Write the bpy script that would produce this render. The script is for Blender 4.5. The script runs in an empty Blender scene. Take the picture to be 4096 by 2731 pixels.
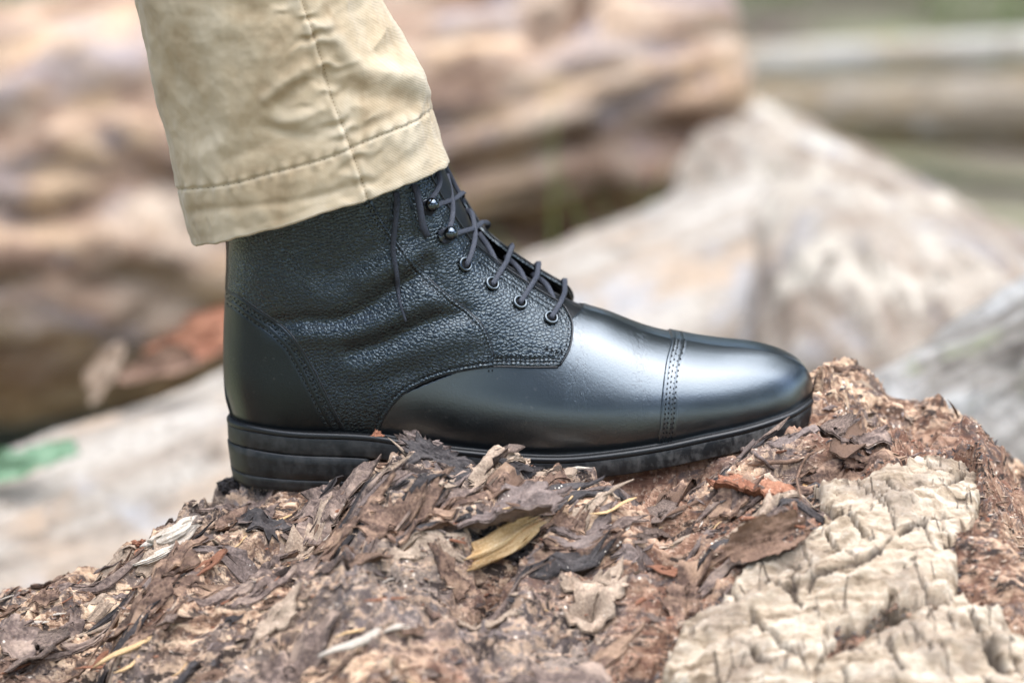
import bpy, math, random
import numpy as np
random.seed(7); RNG = np.random.default_rng(7)
SC = bpy.context.scene
COL = SC.collection

# ------------------------------------------------------------------ camera, sky, sun, exposure
PITCH = math.radians(14.0); DIST = 1.29; LENS = 56.0; SENSOR = 23.5
CAM_TARGET = np.array([0.0, 0.0, 0.60])
CAM_F = np.array([0.0, math.cos(PITCH), -math.sin(PITCH)])
CAM_U = np.array([0.0, math.sin(PITCH), math.cos(PITCH)])
CAM_R = np.array([1.0, 0.0, 0.0])
CAM_P = CAM_TARGET - CAM_F * DIST
cd = bpy.data.cameras.new('camera'); cam = bpy.data.objects.new('camera', cd); COL.objects.link(cam)
cam.location = CAM_P; cam.rotation_euler = (math.pi / 2 - PITCH, 0, 0)
cd.lens = LENS; cd.sensor_width = SENSOR; cd.clip_start = 0.05; cd.clip_end = 400
cd.dof.use_dof = True; cd.dof.focus_distance = 1.236; cd.dof.aperture_fstop = 2.6; cd.dof.aperture_blades = 0
SC.camera = cam
SUN_ELEV = math.radians(78); SUN_AZ = math.radians(130)     # azimuth measured from +Y towards +X
world = bpy.data.worlds.new('World'); SC.world = world; world.use_nodes = True
wn = world.node_tree; bg = wn.nodes['Background']
sky = wn.nodes.new('ShaderNodeTexSky'); sky.sky_type = 'NISHITA'; sky.sun_disc = False
sky.sun_elevation = SUN_ELEV; sky.sun_rotation = SUN_AZ
sky.air_density = 1.0; sky.dust_density = 2.0; sky.ozone_density = 1.0
wn.links.new(sky.outputs[0], bg.inputs[0]); bg.inputs[1].default_value = 0.12
sd = bpy.data.lights.new('sun', 'SUN'); sun = bpy.data.objects.new('sun', sd); COL.objects.link(sun)
sd.energy = 1.5; sd.angle = math.radians(80); sd.color = (0.93, 0.975, 1.0)
sun.rotation_euler = (math.pi / 2 - SUN_ELEV, 0, math.pi - SUN_AZ)
sun.location = (2, -2, 5)
SC.view_settings.view_transform = 'Standard'; SC.view_settings.look = 'None'
SC.view_settings.exposure = 2.02; SC.view_settings.gamma = 1.0; SC.view_settings.use_curve_mapping = False
SC.render.engine = 'CYCLES'; SC.cycles.use_denoising = True
SC.cycles.max_bounces = 6; SC.cycles.glossy_bounces = 3; SC.cycles.diffuse_bounces = 3

# ------------------------------------------------------------------ numeric helpers
def ray(px, py):
    """world direction of a point measured on the 4096x2731 photograph"""
    k = SENSOR / LENS / 4096.0
    px = np.asarray(px, float); py = np.asarray(py, float)
    return CAM_F + np.multiply.outer((px - 2048) * k, CAM_R) + np.multiply.outer((1365.5 - py) * k, CAM_U)
def at(px, py, Y):
    """world point at depth Y (px, py measured on a 2352 wide view of the photograph)"""
    d = ray(px * 4096 / 2352, py * 4096 / 2352)
    return CAM_P + d * ((Y - CAM_P[1]) / d[1])
def project(P):
    q = np.asarray(P, float) - CAM_P
    k = 4096 * LENS / SENSOR
    zf = q @ CAM_F
    return np.stack([2048 + (q @ CAM_R) / zf * k, 1365.5 - (q @ CAM_U) / zf * k], -1)
_p = np.random.default_rng(3).permutation(256); _p = np.concatenate([_p, _p, _p])
_g3 = np.random.default_rng(4).normal(size=(256, 3)); _g3 /= np.linalg.norm(_g3, axis=1)[:, None]
def noise3(x, y, z, seed=0):
    x = np.asarray(x, float) + seed * 17.31; y = np.asarray(y, float) + seed * 9.77; z = np.asarray(z, float) - seed * 5.13
    x, y, z = np.broadcast_arrays(x, y, z)
    xi = np.floor(x).astype(int); yi = np.floor(y).astype(int); zi = np.floor(z).astype(int)
    fx, fy, fz = x - xi, y - yi, z - zi
    u, v, w = [f * f * f * (f * (f * 6 - 15) + 10) for f in (fx, fy, fz)]
    xi &= 255; yi &= 255; zi &= 255
    r = 0
    for a in (0, 1):
        wa = u if a else 1 - u
        for b in (0, 1):
            wb = v if b else 1 - v
            for c in (0, 1):
                wc = w if c else 1 - w
                g = _g3[_p[_p[_p[(xi + a) & 255] + ((yi + b) & 255)] + ((zi + c) & 255)] & 255]
                r = r + wa * wb * wc * (g[..., 0] * (fx - a) + g[..., 1] * (fy - b) + g[..., 2] * (fz - c))
    return r * 1.6
def fbm(x, y, z, oct=4, seed=0, gain=.5, lac=2.03):
    r = 0; a = 1
    for i in range(oct):
        r = r + a * noise3(x, y, z, seed + i * 7); a *= gain
        x = np.asarray(x) * lac; y = np.asarray(y) * lac; z = np.asarray(z) * lac
    return r
def sstep(a, b, x):
    t = np.clip((np.asarray(x, float) - a) / (b - a), 0, 1); return t * t * (3 - 2 * t)
def spline(P, n=8):
    """Catmull-Rom through the points"""
    P = np.asarray(P, float); Q = np.vstack([2 * P[0] - P[1], P, 2 * P[-1] - P[-2]]); out = []
    t = np.linspace(0, 1, n, endpoint=False)[:, None]
    for i in range(1, len(Q) - 2):
        a, b, c, d = Q[i - 1:i + 3]
        out.append(.5 * (2 * b + (c - a) * t + (2 * a - 5 * b + 4 * c - d) * t * t + (3 * b - a - 3 * c + d) * t ** 3))
    return np.vstack(out + [P[-1:]])
def resample(P, n=None, step=None):
    s = np.concatenate([[0], np.cumsum(np.linalg.norm(np.diff(P, axis=0), axis=1))])
    if n is None: n = max(2, int(round(s[-1] / step)) + 1)
    q = np.linspace(0, s[-1], n)
    return np.stack([np.interp(q, s, P[:, i]) for i in range(P.shape[1])], -1)
def in_poly(X, Z, C):
    r = np.zeros(np.shape(X), bool)
    for (ax, az), (bx, bz) in zip(C, np.roll(C, -1, 0)):
        if az != bz: r ^= ((az > Z) != (bz > Z)) & (X < (bx - ax) * (Z - az) / (bz - az) + ax)
    return r
def poly_dist(X, Z, P):
    """distance and signed distance (left of travel positive) to an open 2D polyline"""
    A, B = P[:-1], P[1:]; D = B - A; L2 = (D ** 2).sum(1) + 1e-18
    X = np.ravel(X); Z = np.ravel(Z); dist = np.empty(len(X)); sgn = np.empty(len(X))
    for i in range(0, len(X), 20000):
        x = X[i:i + 20000, None]; z = Z[i:i + 20000, None]
        t = np.clip(((x - A[:, 0]) * D[:, 0] + (z - A[:, 1]) * D[:, 1]) / L2, 0, 1)
        dx = x - A[:, 0] - t * D[:, 0]; dz = z - A[:, 1] - t * D[:, 1]
        d2 = dx * dx + dz * dz; j = d2.argmin(1); k = np.arange(len(j))
        dist[i:i + 20000] = np.sqrt(d2[k, j])
        sgn[i:i + 20000] = np.sign(D[j, 0] * dz[k, j] - D[j, 1] * dx[k, j])
    return dist, dist * sgn
def unit(v): return v / (np.linalg.norm(v, axis=-1, keepdims=True) + 1e-12)
def vnormals(V, F):
    N = np.zeros_like(V); F = np.asarray(F)
    n = np.cross(V[F[:, 1]] - V[F[:, 0]], V[F[:, 2]] - V[F[:, 0]])
    for k in range(F.shape[1]): np.add.at(N, F[:, k], n)
    return unit(N)
def grid_faces(nu, nv, wrap_u=False, base=0):
    """quads of a (nv rows, nu columns) vertex grid"""
    a = np.arange(nv - 1)[:, None] * nu; m = nu if wrap_u else nu - 1
    i = np.arange(m)[None]; j = (i + 1) % nu
    return np.stack([a + i, a + j, a + nu + j, a + nu + i], -1).reshape(-1, 4) + base

# ------------------------------------------------------------------ object helpers
def mesh_data(name, V, F, mat=None, smooth=True, attrs=None):
    me = bpy.data.meshes.new(name); V = np.asarray(V, np.float32)
    faces = [np.asarray(f, np.int32) for f in (F if isinstance(F, list) else [F]) if len(f)]
    loops = np.concatenate([f.ravel() for f in faces]); tot = np.concatenate([np.full(len(f), f.shape[1], np.int32) for f in faces])
    me.vertices.add(len(V)); me.vertices.foreach_set('co', V.ravel())
    me.loops.add(len(loops)); me.loops.foreach_set('vertex_index', loops)
    me.polygons.add(len(tot)); me.polygons.foreach_set('loop_start', np.concatenate([[0], np.cumsum(tot)[:-1]]).astype(np.int32))
    me.polygons.foreach_set('loop_total', tot)
    me.polygons.foreach_set('use_smooth', np.full(len(tot), smooth, bool))
    for k, a in (attrs or {}).items():
        at_ = me.attributes.new(k, 'FLOAT', 'POINT'); at_.data.foreach_set('value', np.asarray(a, np.float32))
    me.update(calc_edges=True); me.validate()
    if mat: me.materials.append(mat)
    return me
def link(name, me, parent=None):
    o = bpy.data.objects.new(name, me); COL.objects.link(o)
    if parent is not None: o.parent = parent
    return o
def obj(name, V, F, mat, parent=None, smooth=True, attrs=None):
    return link(name, mesh_data(name, V, F, mat, smooth, attrs), parent)
def tag(o, label=None, cat=None, group=None, kind=None):
    for k, v in (('label', label), ('category', cat), ('group', group), ('kind', kind)):
        if v: o[k] = v
    return o
def empty(name, loc, label, cat, group=None):
    o = bpy.data.objects.new(name, None); COL.objects.link(o); o.location = loc; o.empty_display_size = .02
    return tag(o, label, cat, group)
def tube(P, r, k=8, flat=1.0, up=None, caps=True):
    """tube along a 3D path; r scalar or per point; flat squeezes the section along its own normal"""
    P = np.asarray(P, float); n = len(P); r = np.broadcast_to(np.asarray(r, float), (n,))
    T = unit(np.gradient(P, axis=0)); V = []
    U = np.array([0, 0, 1.0]) if up is None else np.asarray(up, float)
    U = np.broadcast_to(U, P.shape)
    S = np.cross(T, U); bad = np.linalg.norm(S, axis=1) < .05
    S[bad] = np.cross(T[bad], [1.0, 0.02, 0]); S = unit(S); W = np.cross(S, T)
    a = np.linspace(0, 2 * math.pi, k, endpoint=False)
    V = (P[:, None] + r[:, None, None] * (np.cos(a)[None, :, None] * S[:, None] + flat * np.sin(a)[None, :, None] * W[:, None])).reshape(-1, 3)
    F = [grid_faces(k, n, True)]
    if caps:
        V = np.vstack([V, P[:1], P[-1:]]); b = n * k; i = np.arange(k); j = (i + 1) % k
        F.append(np.vstack([np.stack([j, i, np.full(k, b)], -1), np.stack([(n - 1) * k + i, (n - 1) * k + j, np.full(k, b + 1)], -1)]))
    return V, F
def join(parts):
    """join (V, [faces]) pairs"""
    Vs = []; Fs = {3: [], 4: []}; b = 0
    for V, F in parts:
        Vs.append(V)
        for f in (F if isinstance(F, list) else [F]):
            if len(f): Fs[f.shape[1]].append(np.asarray(f) + b)
        b += len(V)
    return np.vstack(Vs), [np.vstack(f) for f in Fs.values() if f]

# ------------------------------------------------------------------ material helpers
class Mat:
    def __init__(s, name):
        s.m = bpy.data.materials.new(name); s.m.use_nodes = True; s.t = s.m.node_tree; s.b = s.t.nodes['Principled BSDF']
        s.co = s.n('ShaderNodeTexCoord').outputs['Object']
    def n(s, typ, **kw):
        nd = s.t.nodes.new(typ)
        for k, v in kw.items():
            if hasattr(nd, k) and not k[0].isupper(): setattr(nd, k, v)
            else: s.put(nd.inputs[k.replace('_', ' ')], v)
        return nd
    def put(s, sock, v):
        if hasattr(v, 'is_linked') or isinstance(v, bpy.types.NodeSocket): s.t.links.new(v, sock)
        else: sock.default_value = v
    def set(s, **kw):
        for k, v in kw.items():
            if isinstance(v, tuple) and len(v) == 3: v = (*v, 1)
            s.put(s.b.inputs[k.replace('_', ' ')], v)
        return s
    def mapped(s, scale=(1, 1, 1), rot=(0, 0, 0), co=None):
        return s.n('ShaderNodeMapping', Vector=co or s.co, Scale=scale, Rotation=rot).outputs[0]
    def noise(s, scale, detail=3, rough=.55, dist=0, co=None):
        return s.n('ShaderNodeTexNoise', Vector=co or s.co, Scale=scale, Detail=detail, Roughness=rough, Distortion=dist).outputs['Fac']
    def ramp(s, fac, stops, interp='LINEAR'):
        r = s.n('ShaderNodeValToRGB', Fac=fac); cr = r.color_ramp; cr.interpolation = interp
        while len(cr.elements) < len(stops): cr.elements.new(.5)
        for e, (p, c) in zip(cr.elements, stops):
            e.position = p; e.color = (*c, 1) if isinstance(c, tuple) else (c, c, c, 1)
        return r.outputs[0]
    def mix(s, fac, a, b, mode='MIX'):
        r = s.n('ShaderNodeMix', data_type='RGBA', blend_type=mode)
        for k, v in ((0, fac), (6, a), (7, b)):
            if isinstance(v, tuple): v = (*v, 1)
            s.put(r.inputs[k], v)
        return r.outputs[2]
    def math(s, op, a, b=0.0, c=0.0):
        r = s.n('ShaderNodeMath', operation=op)
        for k, v in ((0, a), (1, b), (2, c)): s.put(r.inputs[k], v)
        return r.outputs[0]
    def attr(s, name): return s.n('ShaderNodeAttribute', attribute_name=name).outputs['Fac']
    def bump(s, h, strength=.5, dist=.001, normal=None):
        r = s.n('ShaderNodeBump', Height=h, Strength=strength, Distance=dist)
        if normal is not None: s.put(r.inputs['Normal'], normal)
        s.put(s.b.inputs['Normal'], r.outputs[0]); return r.outputs[0]
# ------------------------------------------------------------------ boot materials
def mat_smooth_leather(name, rough, coat, spec=.6, crease=()):
    m = Mat(name); fine = m.noise(900, 3, .6); soft = m.noise(28, 3, .6)
    speck = m.math('MULTIPLY', m.ramp(m.noise(330, 2, .5), [(.66, 0.0), (.72, .5)]), m.ramp(m.noise(35, 2), [(.45, 0.0), (.6, 1.0)]))
    m.set(Base_Color=m.mix(speck, m.ramp(soft, [(.3, (.0010, .0012, .0016)), (.75, (.0018, .0021, .0027))]), (.045, .040, .035)), Roughness=m.ramp(m.noise(60, 4), [(.3, rough - .04), (.8, rough + .05)]))
    m.set(Specular_IOR_Level=spec, Specular_Tint=(.74, .90, 1.0), Coat_Weight=coat, Coat_Roughness=rough * .85, Coat_IOR=1.65)
    cre = m.noise(1, 5, .6, 1.2, m.mapped((420, 420, 60)))
    b = m.bump(fine, .5, .00028); b = m.bump(cre, .10, .0004, b)
    for cx, cw in crease:                                  # flex wrinkles
        sx = m.n('ShaderNodeSeparateXYZ', Vector=m.co); k = m.ramp(m.math('DIVIDE', m.math('ABSOLUTE', m.math('SUBTRACT', sx.outputs[0], cx)), cw * 2), [(.0, 1.0), (1.0, 0.0)])
        k = m.math('MULTIPLY', k, m.ramp(sx.outputs[2], [(.035, 0.0), (.05, 1.0)])); wr = m.ramp(m.noise(1, 3, .6, .6, m.mapped((430, 430, 30))), [(.42, 0.0), (.48, 1.0)])
        b = m.bump(m.math('MULTIPLY', m.math('SUBTRACT', wr, 1.0), k), .32, .0006, b)
    return m.m
M_VAMP = mat_smooth_leather('polished_black_calf', .32, .95, 1.0, ((.0335, .004), (.0665, .003)))
M_COUNTER = mat_smooth_leather('black_calf', .36, .15, .5)
def mat_pebble():
    m = Mat('black_pebble_grain_leather')
    warp = m.n('ShaderNodeTexNoise', Vector=m.co, Scale=90.0, Detail=2.0).outputs['Color']
    wv = m.n('ShaderNodeVectorMath', operation='SCALE'); m.put(wv.inputs[0], warp); wv.inputs['Scale'].default_value = .0012
    ad = m.n('ShaderNodeVectorMath', operation='ADD'); m.put(ad.inputs[0], m.mapped((1, .8, 1.12), (0, .35, 0))); m.put(ad.inputs[1], wv.outputs[0])
    v = m.n('ShaderNodeTexVoronoi', feature='DISTANCE_TO_EDGE', Vector=ad.outputs[0], Scale=500.0, Randomness=.85).outputs['Distance']
    f1 = m.n('ShaderNodeTexVoronoi', feature='F1', Vector=ad.outputs[0], Scale=500.0, Randomness=.85).outputs['Distance']
    v2 = m.n('ShaderNodeTexVoronoi', feature='F1', Vector=ad.outputs[0], Scale=1500.0).outputs['Distance']
    h = m.math('SUBTRACT', m.ramp(v, [(.0, 0.0), (.09, .55), (.28, .95)]), m.math('MULTIPLY', f1, .35)); h = m.math('SUBTRACT', h, m.math('MULTIPLY', v2, .06))
    m.bump(h, .40, .0008)
    m.set(Base_Color=m.ramp(v, [(.1, (.0007, .0008, .0010)), (.4, (.0017, .0020, .0026))]), Roughness=m.ramp(m.noise(50, 3), [(.3, .25), (.75, .33)]), Specular_IOR_Level=.8, Specular_Tint=(.74, .90, 1.0), Coat_Weight=.2, Coat_Roughness=.2)
    return m.m
M_PEB = mat_pebble()
def mat_plain(name, col, rough, metal=0, spec=.5, bump=None):
    m = Mat(name); n = m.noise(bump[0] if bump else 40, 4)
    m.set(Base_Color=m.mix(m.math('MULTIPLY', n, .5), col, tuple(c * .6 for c in col)), Roughness=rough, Metallic=metal, Specular_IOR_Level=spec)
    if bump: m.bump(n, bump[1], bump[2])
    return m.m
M_EDGE = mat_plain('black_leather_edge', (.009, .010, .012), .38, bump=(900, .3, .0004))
M_TONGUE = mat_plain('black_tongue_leather', (.0025, .0025, .003), .4, bump=(700, .3, .0004))
M_THREAD = mat_plain('black_waxed_thread', (.004, .0045, .0055), .6, 0, .15)
M_GUN = mat_plain('gunmetal', (.10, .115, .13), .13, 1.0)
M_EYELET = mat_plain('black_enamelled_eyelet', (.10, .115, .125), .2, 1.0)
M_HOLE_SHADE = mat_plain('eyelet_hole_shade', (.002, .002, .002), .9)
def mat_lace():
    m = Mat('charcoal_woven_lace'); w = m.n('ShaderNodeTexVoronoi', Vector=m.co, Scale=1500.0).outputs['Distance']
    m.set(Base_Color=m.ramp(w, [(.1, (.036, .042, .060)), (.7, (.016, .019, .028))]), Roughness=.7); m.bump(w, .5, .0004)
    return m.m
M_LACE = mat_lace()
def mat_rubber():
    m = Mat('black_rubber_sole'); d = m.noise(1, 5, .65, .3, m.mapped((170, 170, 110)))
    dust = m.ramp(d, [(.44, 0.0), (.66, 1.0)]); front = m.n('ShaderNodeSeparateXYZ', Vector=m.co)
    f = m.math('MULTIPLY', dust, m.ramp(front.outputs[0], [(.0, .15), (.13, .7)]))
    sc = m.noise(1, 4, .6, 0, m.mapped((60, 60, 900)))
    m.set(Base_Color=m.mix(f, (.004, .0046, .0055), (.15, .142, .13)), Roughness=m.ramp(d, [(.3, .42), (.7, .6)]), Specular_IOR_Level=.55)
    m.bump(sc, .2, .0005)
    return m.m
M_RUB = mat_rubber()
M_WELT = mat_plain('black_welt_leather', (.003, .0035, .0042), .42, bump=(500, .25, .0005))

# ------------------------------------------------------------------ boot frame
ROLL = math.radians(-3.0); PIV = np.array([0, 0, .53])
RX = np.array([[1, 0, 0], [0, math.cos(ROLL), -math.sin(ROLL)], [0, math.sin(ROLL), math.cos(ROLL)]])
def b_plane(px, y):
    """photo pixels (4096 wide) -> boot-local x, z on the local plane y"""
    px = np.asarray(px, float); d = ray(px[..., 0], px[..., 1]) @ RX; o = (CAM_P - PIV) @ RX
    t = (np.asarray(y) - o[1]) / d[..., 1]
    return np.stack([o[0] + t * d[..., 0], o[2] + t * d[..., 2]], -1)
def b_project(P): return project(np.asarray(P) @ RX.T + PIV)

BACK = b_plane([(950, 1655), (934, 1603), (917, 1536), (910, 1436), (912, 1302), (917, 1168), (917, 1121), (922, 1034), (924, 959), (915, 850), (900, 700), (890, 560)], 0.0)
FRONT = b_plane([(3236, 1560), (3235, 1512), (3224, 1474), (3199, 1440), (3152, 1413), (3078, 1388), (2993, 1373), (2874, 1363), (2784, 1351), (2713, 1337), (2606, 1313), (2517, 1282),
                 (2427, 1246), (2340, 1220), (2250, 1178), (2140, 1118), (2030, 1052), (1960, 1000), (1912, 936), (1874, 850), (1836, 776), (1790, 690), (1745, 600), (1700, 500)], 0.0)
back = resample(spline(BACK), 160); front = resample(spline(FRONT), 240)
BOT = b_plane([(950, 1655), (1000, 1690), (1118, 1716), (1386, 1726), (1654, 1758), (1922, 1800), (2190, 1820), (2457, 1804), (2636, 1777), (2814, 1738), (2993, 1697), (3112, 1655), (3201, 1610), (3236, 1560)],
              np.array([0, -.018, -.03, -.036, -.04, -.045, -.049, -.05, -.049, -.046, -.04, -.03, -.018, 0]))
bot = spline(BOT); bot[:, 0] = np.maximum.accumulate(bot[:, 0])
def z_bot(x): return np.interp(x, bot[:, 0], bot[:, 1])
# inflated half width: a screened Poisson solve over the side view gives h = width squared
DX = .0015; x0, x1, z0, z1 = -.17, .19, -.05, .225
gx = np.arange(x0, x1, DX); gz = np.arange(z0, z1, DX); GX, GZ = np.meshgrid(gx, gz)
closed = np.vstack([[back[0, 0], z0 - .1], back, [back[-1, 0], z1 + .1], [front[-1, 0], z1 + .1], front[::-1], [front[0, 0], z0 - .1]])
ins = np.zeros(GX.shape, bool); A = closed; B = np.roll(closed, -1, 0)
for (ax, az), (bx, bz) in zip(A, B):
    if az == bz: continue
    c = (az > GZ) != (bz > GZ); ins ^= c & (GX < (bx - ax) * (GZ - az) / (bz - az) + ax)
wx = np.interp(GX, [-.15, -.10, -.05, 0, .06, .10, .14, .17], [.037, .038, .0405, .0465, .0555, .0545, .047, .036])
ws = np.interp(GZ, [.06, .10, .15, .2], [.040, .0395, .042, .046])
m_ = sstep(.035, .085, GZ) * sstep(.07, .02, GX)
H = (wx * (1 - m_) + ws * m_) ** 2
LQ = (np.interp(GX, [-.03, .05, .14], [.019, .026, .029]) / DX) ** 2; h = np.where(ins, H * .9, 0)
for it in range(1500):
    p = np.pad(h, 1, mode='edge'); h = np.where(ins, (H + LQ * (p[1:-1, :-2] + p[1:-1, 2:] + p[:-2, 1:-1] + p[2:, 1:-1])) / (1 + 4 * LQ), 0)
sil = [np.vstack([[back[0, 0], back[0, 1] - .05], back]), np.vstack([[front[0, 0], front[0, 1] - .05], front])]
def sil_dist(X, Z): return np.minimum(poly_dist(X, Z, sil[0])[0], poly_dist(X, Z, sil[1])[0])
dg = sil_dist(GX, GZ).reshape(GX.shape); ok = ins & (dg > 3 * DX); K = np.where(ok, h / (dg + .5 * DX), 0); wgt = ok.astype(float)
for it in range(16):                                           # carry k = h / d smoothly past the outline
    p = np.pad(K * wgt, 1, mode='edge'); q = np.pad(wgt, 1, mode='edge')
    s_ = p[1:-1, :-2] + p[1:-1, 2:] + p[:-2, 1:-1] + p[2:, 1:-1]; c_ = q[1:-1, :-2] + q[1:-1, 2:] + q[:-2, 1:-1] + q[2:, 1:-1]
    new = (wgt == 0) & (c_ > 0); K = np.where(new, s_ / np.maximum(c_, 1), K); wgt = np.where(new, 1.0, wgt)
for it in range(8):
    p = np.pad(K, 1, mode='edge'); K = (4 * K + p[1:-1, :-2] + p[1:-1, 2:] + p[:-2, 1:-1] + p[2:, 1:-1]) / 8
def bil(G, x, z):
    u = np.clip((x - x0) / DX, 0, len(gx) - 1.001); v = np.clip((z - z0) / DX, 0, len(gz) - 1.001)
    i = u.astype(int); j = v.astype(int); fu = u - i; fv = v - j
    return (G[j, i] * (1 - fu) + G[j, i + 1] * fu) * (1 - fv) + (G[j + 1, i] * (1 - fu) + G[j + 1, i + 1] * fu) * fv
def bsp(G, x, z):
    """cubic B-spline lookup: smooth slopes for the glossy leather"""
    u = np.clip((x - x0) / DX, 2, len(gx) - 3.001); v = np.clip((z - z0) / DX, 2, len(gz) - 3.001); i = u.astype(int); j = v.astype(int); a = u - i; b = v - j
    f = lambda t: ((1 - t) ** 3 / 6, (3 * t ** 3 - 6 * t ** 2 + 4) / 6, (-3 * t ** 3 + 3 * t ** 2 + 3 * t + 1) / 6, t ** 3 / 6)
    fa, fb = f(a), f(b); r = 0
    for p in range(4):
        for q_ in range(4): r = r + fa[p] * fb[q_] * G[j + q_ - 1, i + p - 1]
    return r
FOLDS = []          # (polyline, amplitude, sigma) filled below
def w_of(x, z, d=None):
    x = np.asarray(x, float).ravel(); z = np.asarray(z, float).ravel()
    if d is None: d = sil_dist(x, z)
    bl = sstep(.005, .013, d); w = np.sqrt(np.maximum(d * bsp(K, x, z) * (1 - bl) + bsp(h, x, z) * bl, 0))
    hgt = z - z_bot(x)
    w = w * (1 - .11 * np.exp(-np.maximum(hgt, 0) / .008) + .02 * np.exp(-((hgt - .022) / .012) ** 2))
    for P, a, s in FOLDS:
        w = w + a * np.exp(-(poly_dist(x, z, P)[0] / s) ** 2) * sstep(.004, .02, d)
    return w
def b_surf(px, it=14):
    """photo pixels -> boot-local x, z on the near side of the upper"""
    px = np.asarray(px, float).reshape(-1, 2); y = np.full(len(px), -.035)
    for _ in range(it):
        q = b_plane(px, y); y = y + .6 * (-w_of(q[:, 0], q[:, 1]) - y)
    return b_plane(px, y)
def z3(P): return np.array([[850 + x / 1.493, 900 + y / 1.493] for x, y in P])       # tracing from enlarged views
folds_px = [([(380, 585), (560, 575), (760, 570), (920, 500), (1080, 385), (1230, 290), (1270, 230)], -.0028, .0042),
            ([(560, 650), (800, 640), (1000, 585), (1180, 500), (1330, 430)], .0022, .0045),
            ([(850, 760), (1060, 690), (1280, 585), (1500, 535)], -.0024, .0042),
            ([(900, 860), (1150, 770), (1380, 690), (1580, 640)], .0016, .006),
            ([(900, 320), (1100, 230), (1240, 175)], .0020, .005),
            ([(700, 300), (950, 180), (1150, 60)], -.0014, .006),
            ([(1240, 90), (1270, 200), (1310, 330), (1360, 400)], -.0016, .0035),
            ([(300, 300), (480, 380), (700, 420)], .0012, .008),
            ([(760, 960), (1000, 900), (1150, 860)], -.001, .006)]
FOLDS += [(resample(spline(b_surf(z3(P))), 40), a * .75, s * 1.35) for P, a, s in folds_px]
def surf3(x, z, off=0.0, side=-1):
    """boot-local 3D point and outward normal on the upper"""
    x = np.asarray(x, float).ravel(); z = np.asarray(z, float).ravel(); e = .0006
    w = w_of(x, z); wx_ = (w_of(x + e, z) - w_of(x - e, z)) / (2 * e); wz_ = (w_of(x, z + e) - w_of(x, z - e)) / (2 * e)
    n = unit(np.stack([-wx_, np.full_like(w, -1.0), -wz_], -1)); n[:, 1] = n[:, 1]
    P = np.stack([x, -w, z], -1) + n * np.reshape(off, (-1, 1)) if np.ndim(off) else np.stack([x, -w, z], -1) + n * off
    if side > 0: P = P * [1, -1, 1]; n = n * [1, -1, 1]
    return P, n

# ------------------------------------------------------------------ panel curves (traced on the near side)
def curve(px, step=.0008, n=10): return resample(spline(b_surf(px), n), step=step)
CAP = curve([(2732, 1300), (2713, 1326), (2683, 1372), (2665, 1440), (2654, 1517), (2645, 1606), (2639, 1695), (2627, 1773), (2622, 1830)])
CNT = curve([(880, 1122), (917, 1148), (971, 1185), (1051, 1242), (1118, 1288), (1185, 1355), (1232, 1429), (1272, 1503), (1305, 1570), (1346, 1650), (1392, 1727), (1425, 1790)])
Q1 = curve([(1560, 380), (1650, 570), (1700, 670), (1743, 753), (1768, 797), (1808, 860), (1848, 918), (1893, 980), (1991, 1056), (2080, 1119), (2170, 1177), (2237, 1217), (2268, 1253), (2288, 1311), (2277, 1396), (2240, 1462)])
Q2 = curve([(2232, 1469), (2123, 1469), (1989, 1466), (1888, 1476), (1788, 1496), (1701, 1526), (1620, 1570), (1567, 1623), (1533, 1677), (1516, 1730), (1505, 1800)])
QTR = np.vstack([Q1, Q2])
INN = curve([(1440, 700), (1500, 830), (1560, 930), (1625, 1010), (1680, 1080), (1788, 1181), (1855, 1228), (1922, 1295), (1955, 1355), (1972, 1409), (1976, 1440), (1980, 1500)])
STRIP = curve([(940, 760), (938, 940), (936, 1050), (932, 1160)])
VTOP = b_surf([(2400, 1120), (2330, 1235), (2180, 1330)])

# ------------------------------------------------------------------ base grid of the near side
NU, NV = 430, 300
tt = np.linspace(0, 1, NV); bk = resample(back, NV); fr = resample(front, NV)
sg = (1 - np.cos(np.pi * np.linspace(0, 1, NU))) / 2
bt = np.stack([back[0, 0] + (front[0, 0] - back[0, 0]) * sg, np.zeros(NU)], -1)
bt[:, 1] = z_bot(bt[:, 0]) - .003; ln = back[0] + (front[0] - back[0]) * sg[:, None]
G = bk[:, None] + (fr - bk)[:, None] * sg[None, :, None] + ((1 - tt) ** 2)[:, None, None] * (bt - ln)[None]
gxx = G[..., 0].ravel(); gzz = G[..., 1].ravel()
dd = sil_dist(gxx, gzz); edge = np.zeros((NV, NU), bool); edge[:, 0] = edge[:, -1] = True; edge = edge.ravel(); dd[edge] = 0
ww = w_of(gxx, gzz, dd); ww[edge] = 0
BV = np.stack([gxx, -ww, gzz], -1)
BQ = grid_faces(NU, NV); BF = np.vstack([BQ[:, [0, 1, 2]], BQ[:, [0, 2, 3]]])
BN = vnormals(BV, BF)
if BN[np.argmax(ww), 1] > 0: BF = BF[:, ::-1]; BN = -BN
BN[edge, 1] = 0; BN = unit(BN)
def sd(P): return poly_dist(gxx, gzz, P)[1]
phiC = sd(CAP); phiK = -sd(CNT); phiQ = -sd(QTR); phiI = sd(INN); phiS = -sd(STRIP)
phiT = sd(VTOP)
TOPL = b_plane(np.array([(700, 860.), (1900, 520.)]), 0.0)
phiX = -sd(resample(np.vstack([TOPL[0] - 2 * (TOPL[1] - TOPL[0]), TOPL[1] + 2 * (TOPL[1] - TOPL[0])]), 40))
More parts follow.
